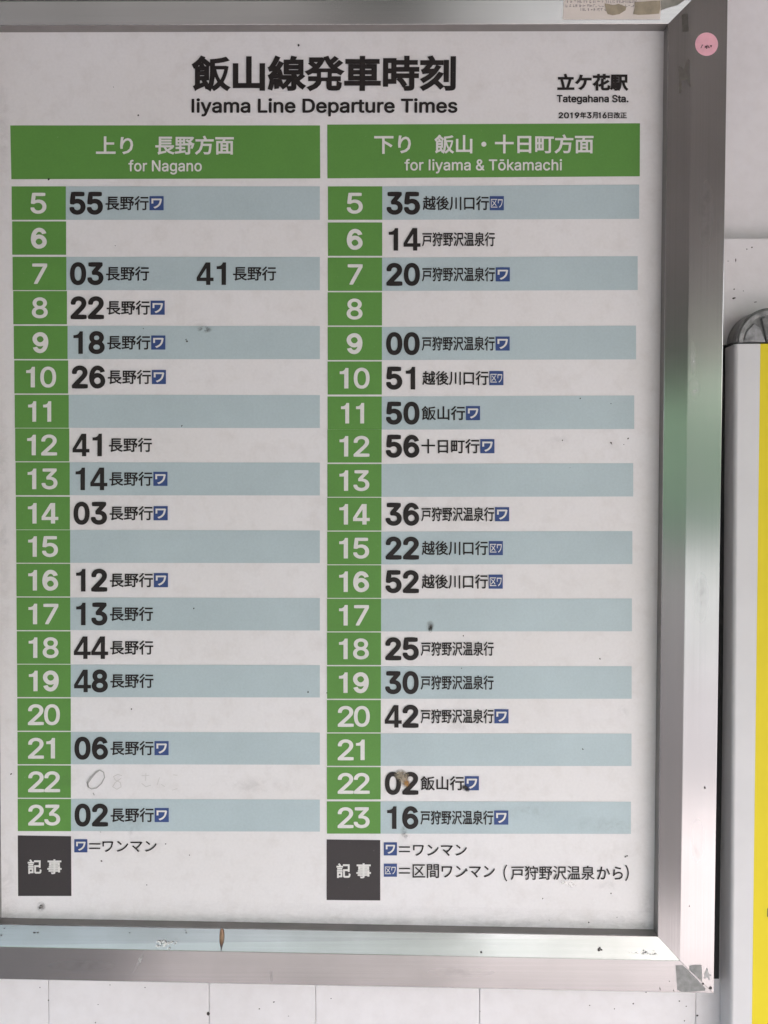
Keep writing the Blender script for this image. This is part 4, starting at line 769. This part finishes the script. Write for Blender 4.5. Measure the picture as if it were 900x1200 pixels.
# ------------------------------------------------------------------ the yellow board at the right
YB = empty('yellow_sign_board', P(905, 1300, WALL)); tag(YB, 'yellow sign board in a pale grey frame with a round grey corner cap', 'sign')
YF = .020
pf = plain('pale_grey_profile', (.60, .59, .60), .38, metallic=0.0, var=.06, scale=18, spec=.5)
ym = plain('yellow_sheet', (.69, .56, .018), .5, spec=.25, var=.06, scale=14)
cp = plain('grey_cap_plastic', (.24, .24, .24), .35, var=.7, scale=85, bump=.35)
def xz(u, v, d): p = P(u, v, d); return p.x, p.z
top, bot = 403.0, 1560.0
def slab(name, pts, d0, d1, mat, bev=0, seg=4, bev_pick=None, par=YB):
    """prism: outline pts at pixel positions on depth d1, back at depth d0"""
    ps = [P(u, v, d1) for u, v in pts]
    bm = bmesh.new()
    f = [bm.verts.new((p.x, -d1, p.z)) for p in ps]; b = [bm.verts.new((p.x, -d0, p.z)) for p in ps]
    bm.faces.new(f); bm.faces.new(b[::-1])
    n = len(ps)
    for i in range(n): bm.faces.new((f[i], b[i], b[(i + 1) % n], f[(i + 1) % n]))
    if bev:
        es = [bm.edges.get((f[i], f[(i + 1) % n])) for i in (bev_pick or range(n))]
        bmesh.ops.bevel(bm, geom=es, offset=bev, segments=seg, affect='EDGES', profile=.5)
    o = from_bm(name, bm, mat); adopt(o, par); return o
s = -5.5 / 760
L = lambda v: 861.5 + s * (v - 402)
Y = lambda v: 891.0 - 9.5 / 760 * (v - 402)
slab('side_profile', [(L(top), top), (Y(top), top), (Y(bot), bot), (L(bot), bot)], WALL + .0008, YF, pf, .0042, 5, [3])
slab('gap_shade_strip', [(841, top + 1), (851, top + 1), (847, 800), (842.5, 1147), (832, 1147), (834, 800)], WALL + .0004, WALL + .0030, plain('gap_shade_black', (.015, .015, .015), .7))  # black strip standing in for the shade of the gap, not a seal
ypts = [(Y(top) + .25, top), (1300, top), (1300, bot), (Y(bot) + .25, bot)]
slab('yellow_sheet', ypts, .004, YF - .0012, ym)
slab('back_box', [(Y(top) + 3, top + 3), (1290, top + 3), (1290, bot - 4), (Y(bot) + 3, bot - 4)], WALL + .001, .0036, pf)
slab('top_profile', [(906, 361.5), (1300, 361.5), (1300, 391), (906, 391)], WALL + .0008, YF, pf, .003, 4, [0])
slab('top_strip', [(906, 391.4), (1300, 391.4), (1300, 402.6), (906, 402.6)], WALL + .001, YF - .0012, ym)
# printed character running out of the picture: only its rounded end shows
slab('lettering', [(899.2, 1065), (901, 1063.5), (960, 1063.5), (960, 1075.5), (900.6, 1075.5), (899, 1074)], YF - .0012, YF - .0009, plain('sign_ink', (.10, .085, .03), .4))
# corner cap: a rounded quarter drum with a raised rim and a sunken, scuffed face
cx, cy = 903.5, 401.2
def arc(r, a0=180, a1=270, n=22): return [(cx + r * math.cos(R(a0 + (a1 - a0) * i / n)), cy + r * math.sin(R(a0 + (a1 - a0) * i / n))) for i in range(n + 1)]
slab('corner_cap', [(cx, cy)] + arc(40.5), WALL + .0008, YF - .0025, cp, .0035, 4, list(range(1, 23)))
rim = arc(37.5) + arc(32.5)[::-1]
cap_light = plain('grey_cap_rim', (.36, .36, .36), .3, var=.6, scale=110, bump=.4)
slab('cap_rim', rim, YF - .003, YF + .0004, cap_light, .0012, 3, None)
slab('cap_facet', [(870.5, 400.5), (875, 388), (884, 379), (891, 384), (897.5, 400.5)], YF - .003, YF - .0005, plain('grey_cap_facet', (.34, .34, .35), .28, var=.75, scale=75, bump=.5), .0012, 2, None)
slab('cap_rib', [(893, 373), (897, 371.5), (904, 384), (904, 400.8), (899, 400.5)], YF - .003, YF + .0006, cp, .001, 2, None)
slab('joint_shade_strip', [(858, 401.5), (891, 401.3), (891, 403.0), (858, 403.2)], WALL + .001, YF - .0035, plain('joint_shade_black', (.008, .008, .008), .6))  # black piece added to deepen the shade in the open joint
for o in list(bpy.data.objects):
    if o.name.startswith('tmp'): bpy.data.objects.remove(o)
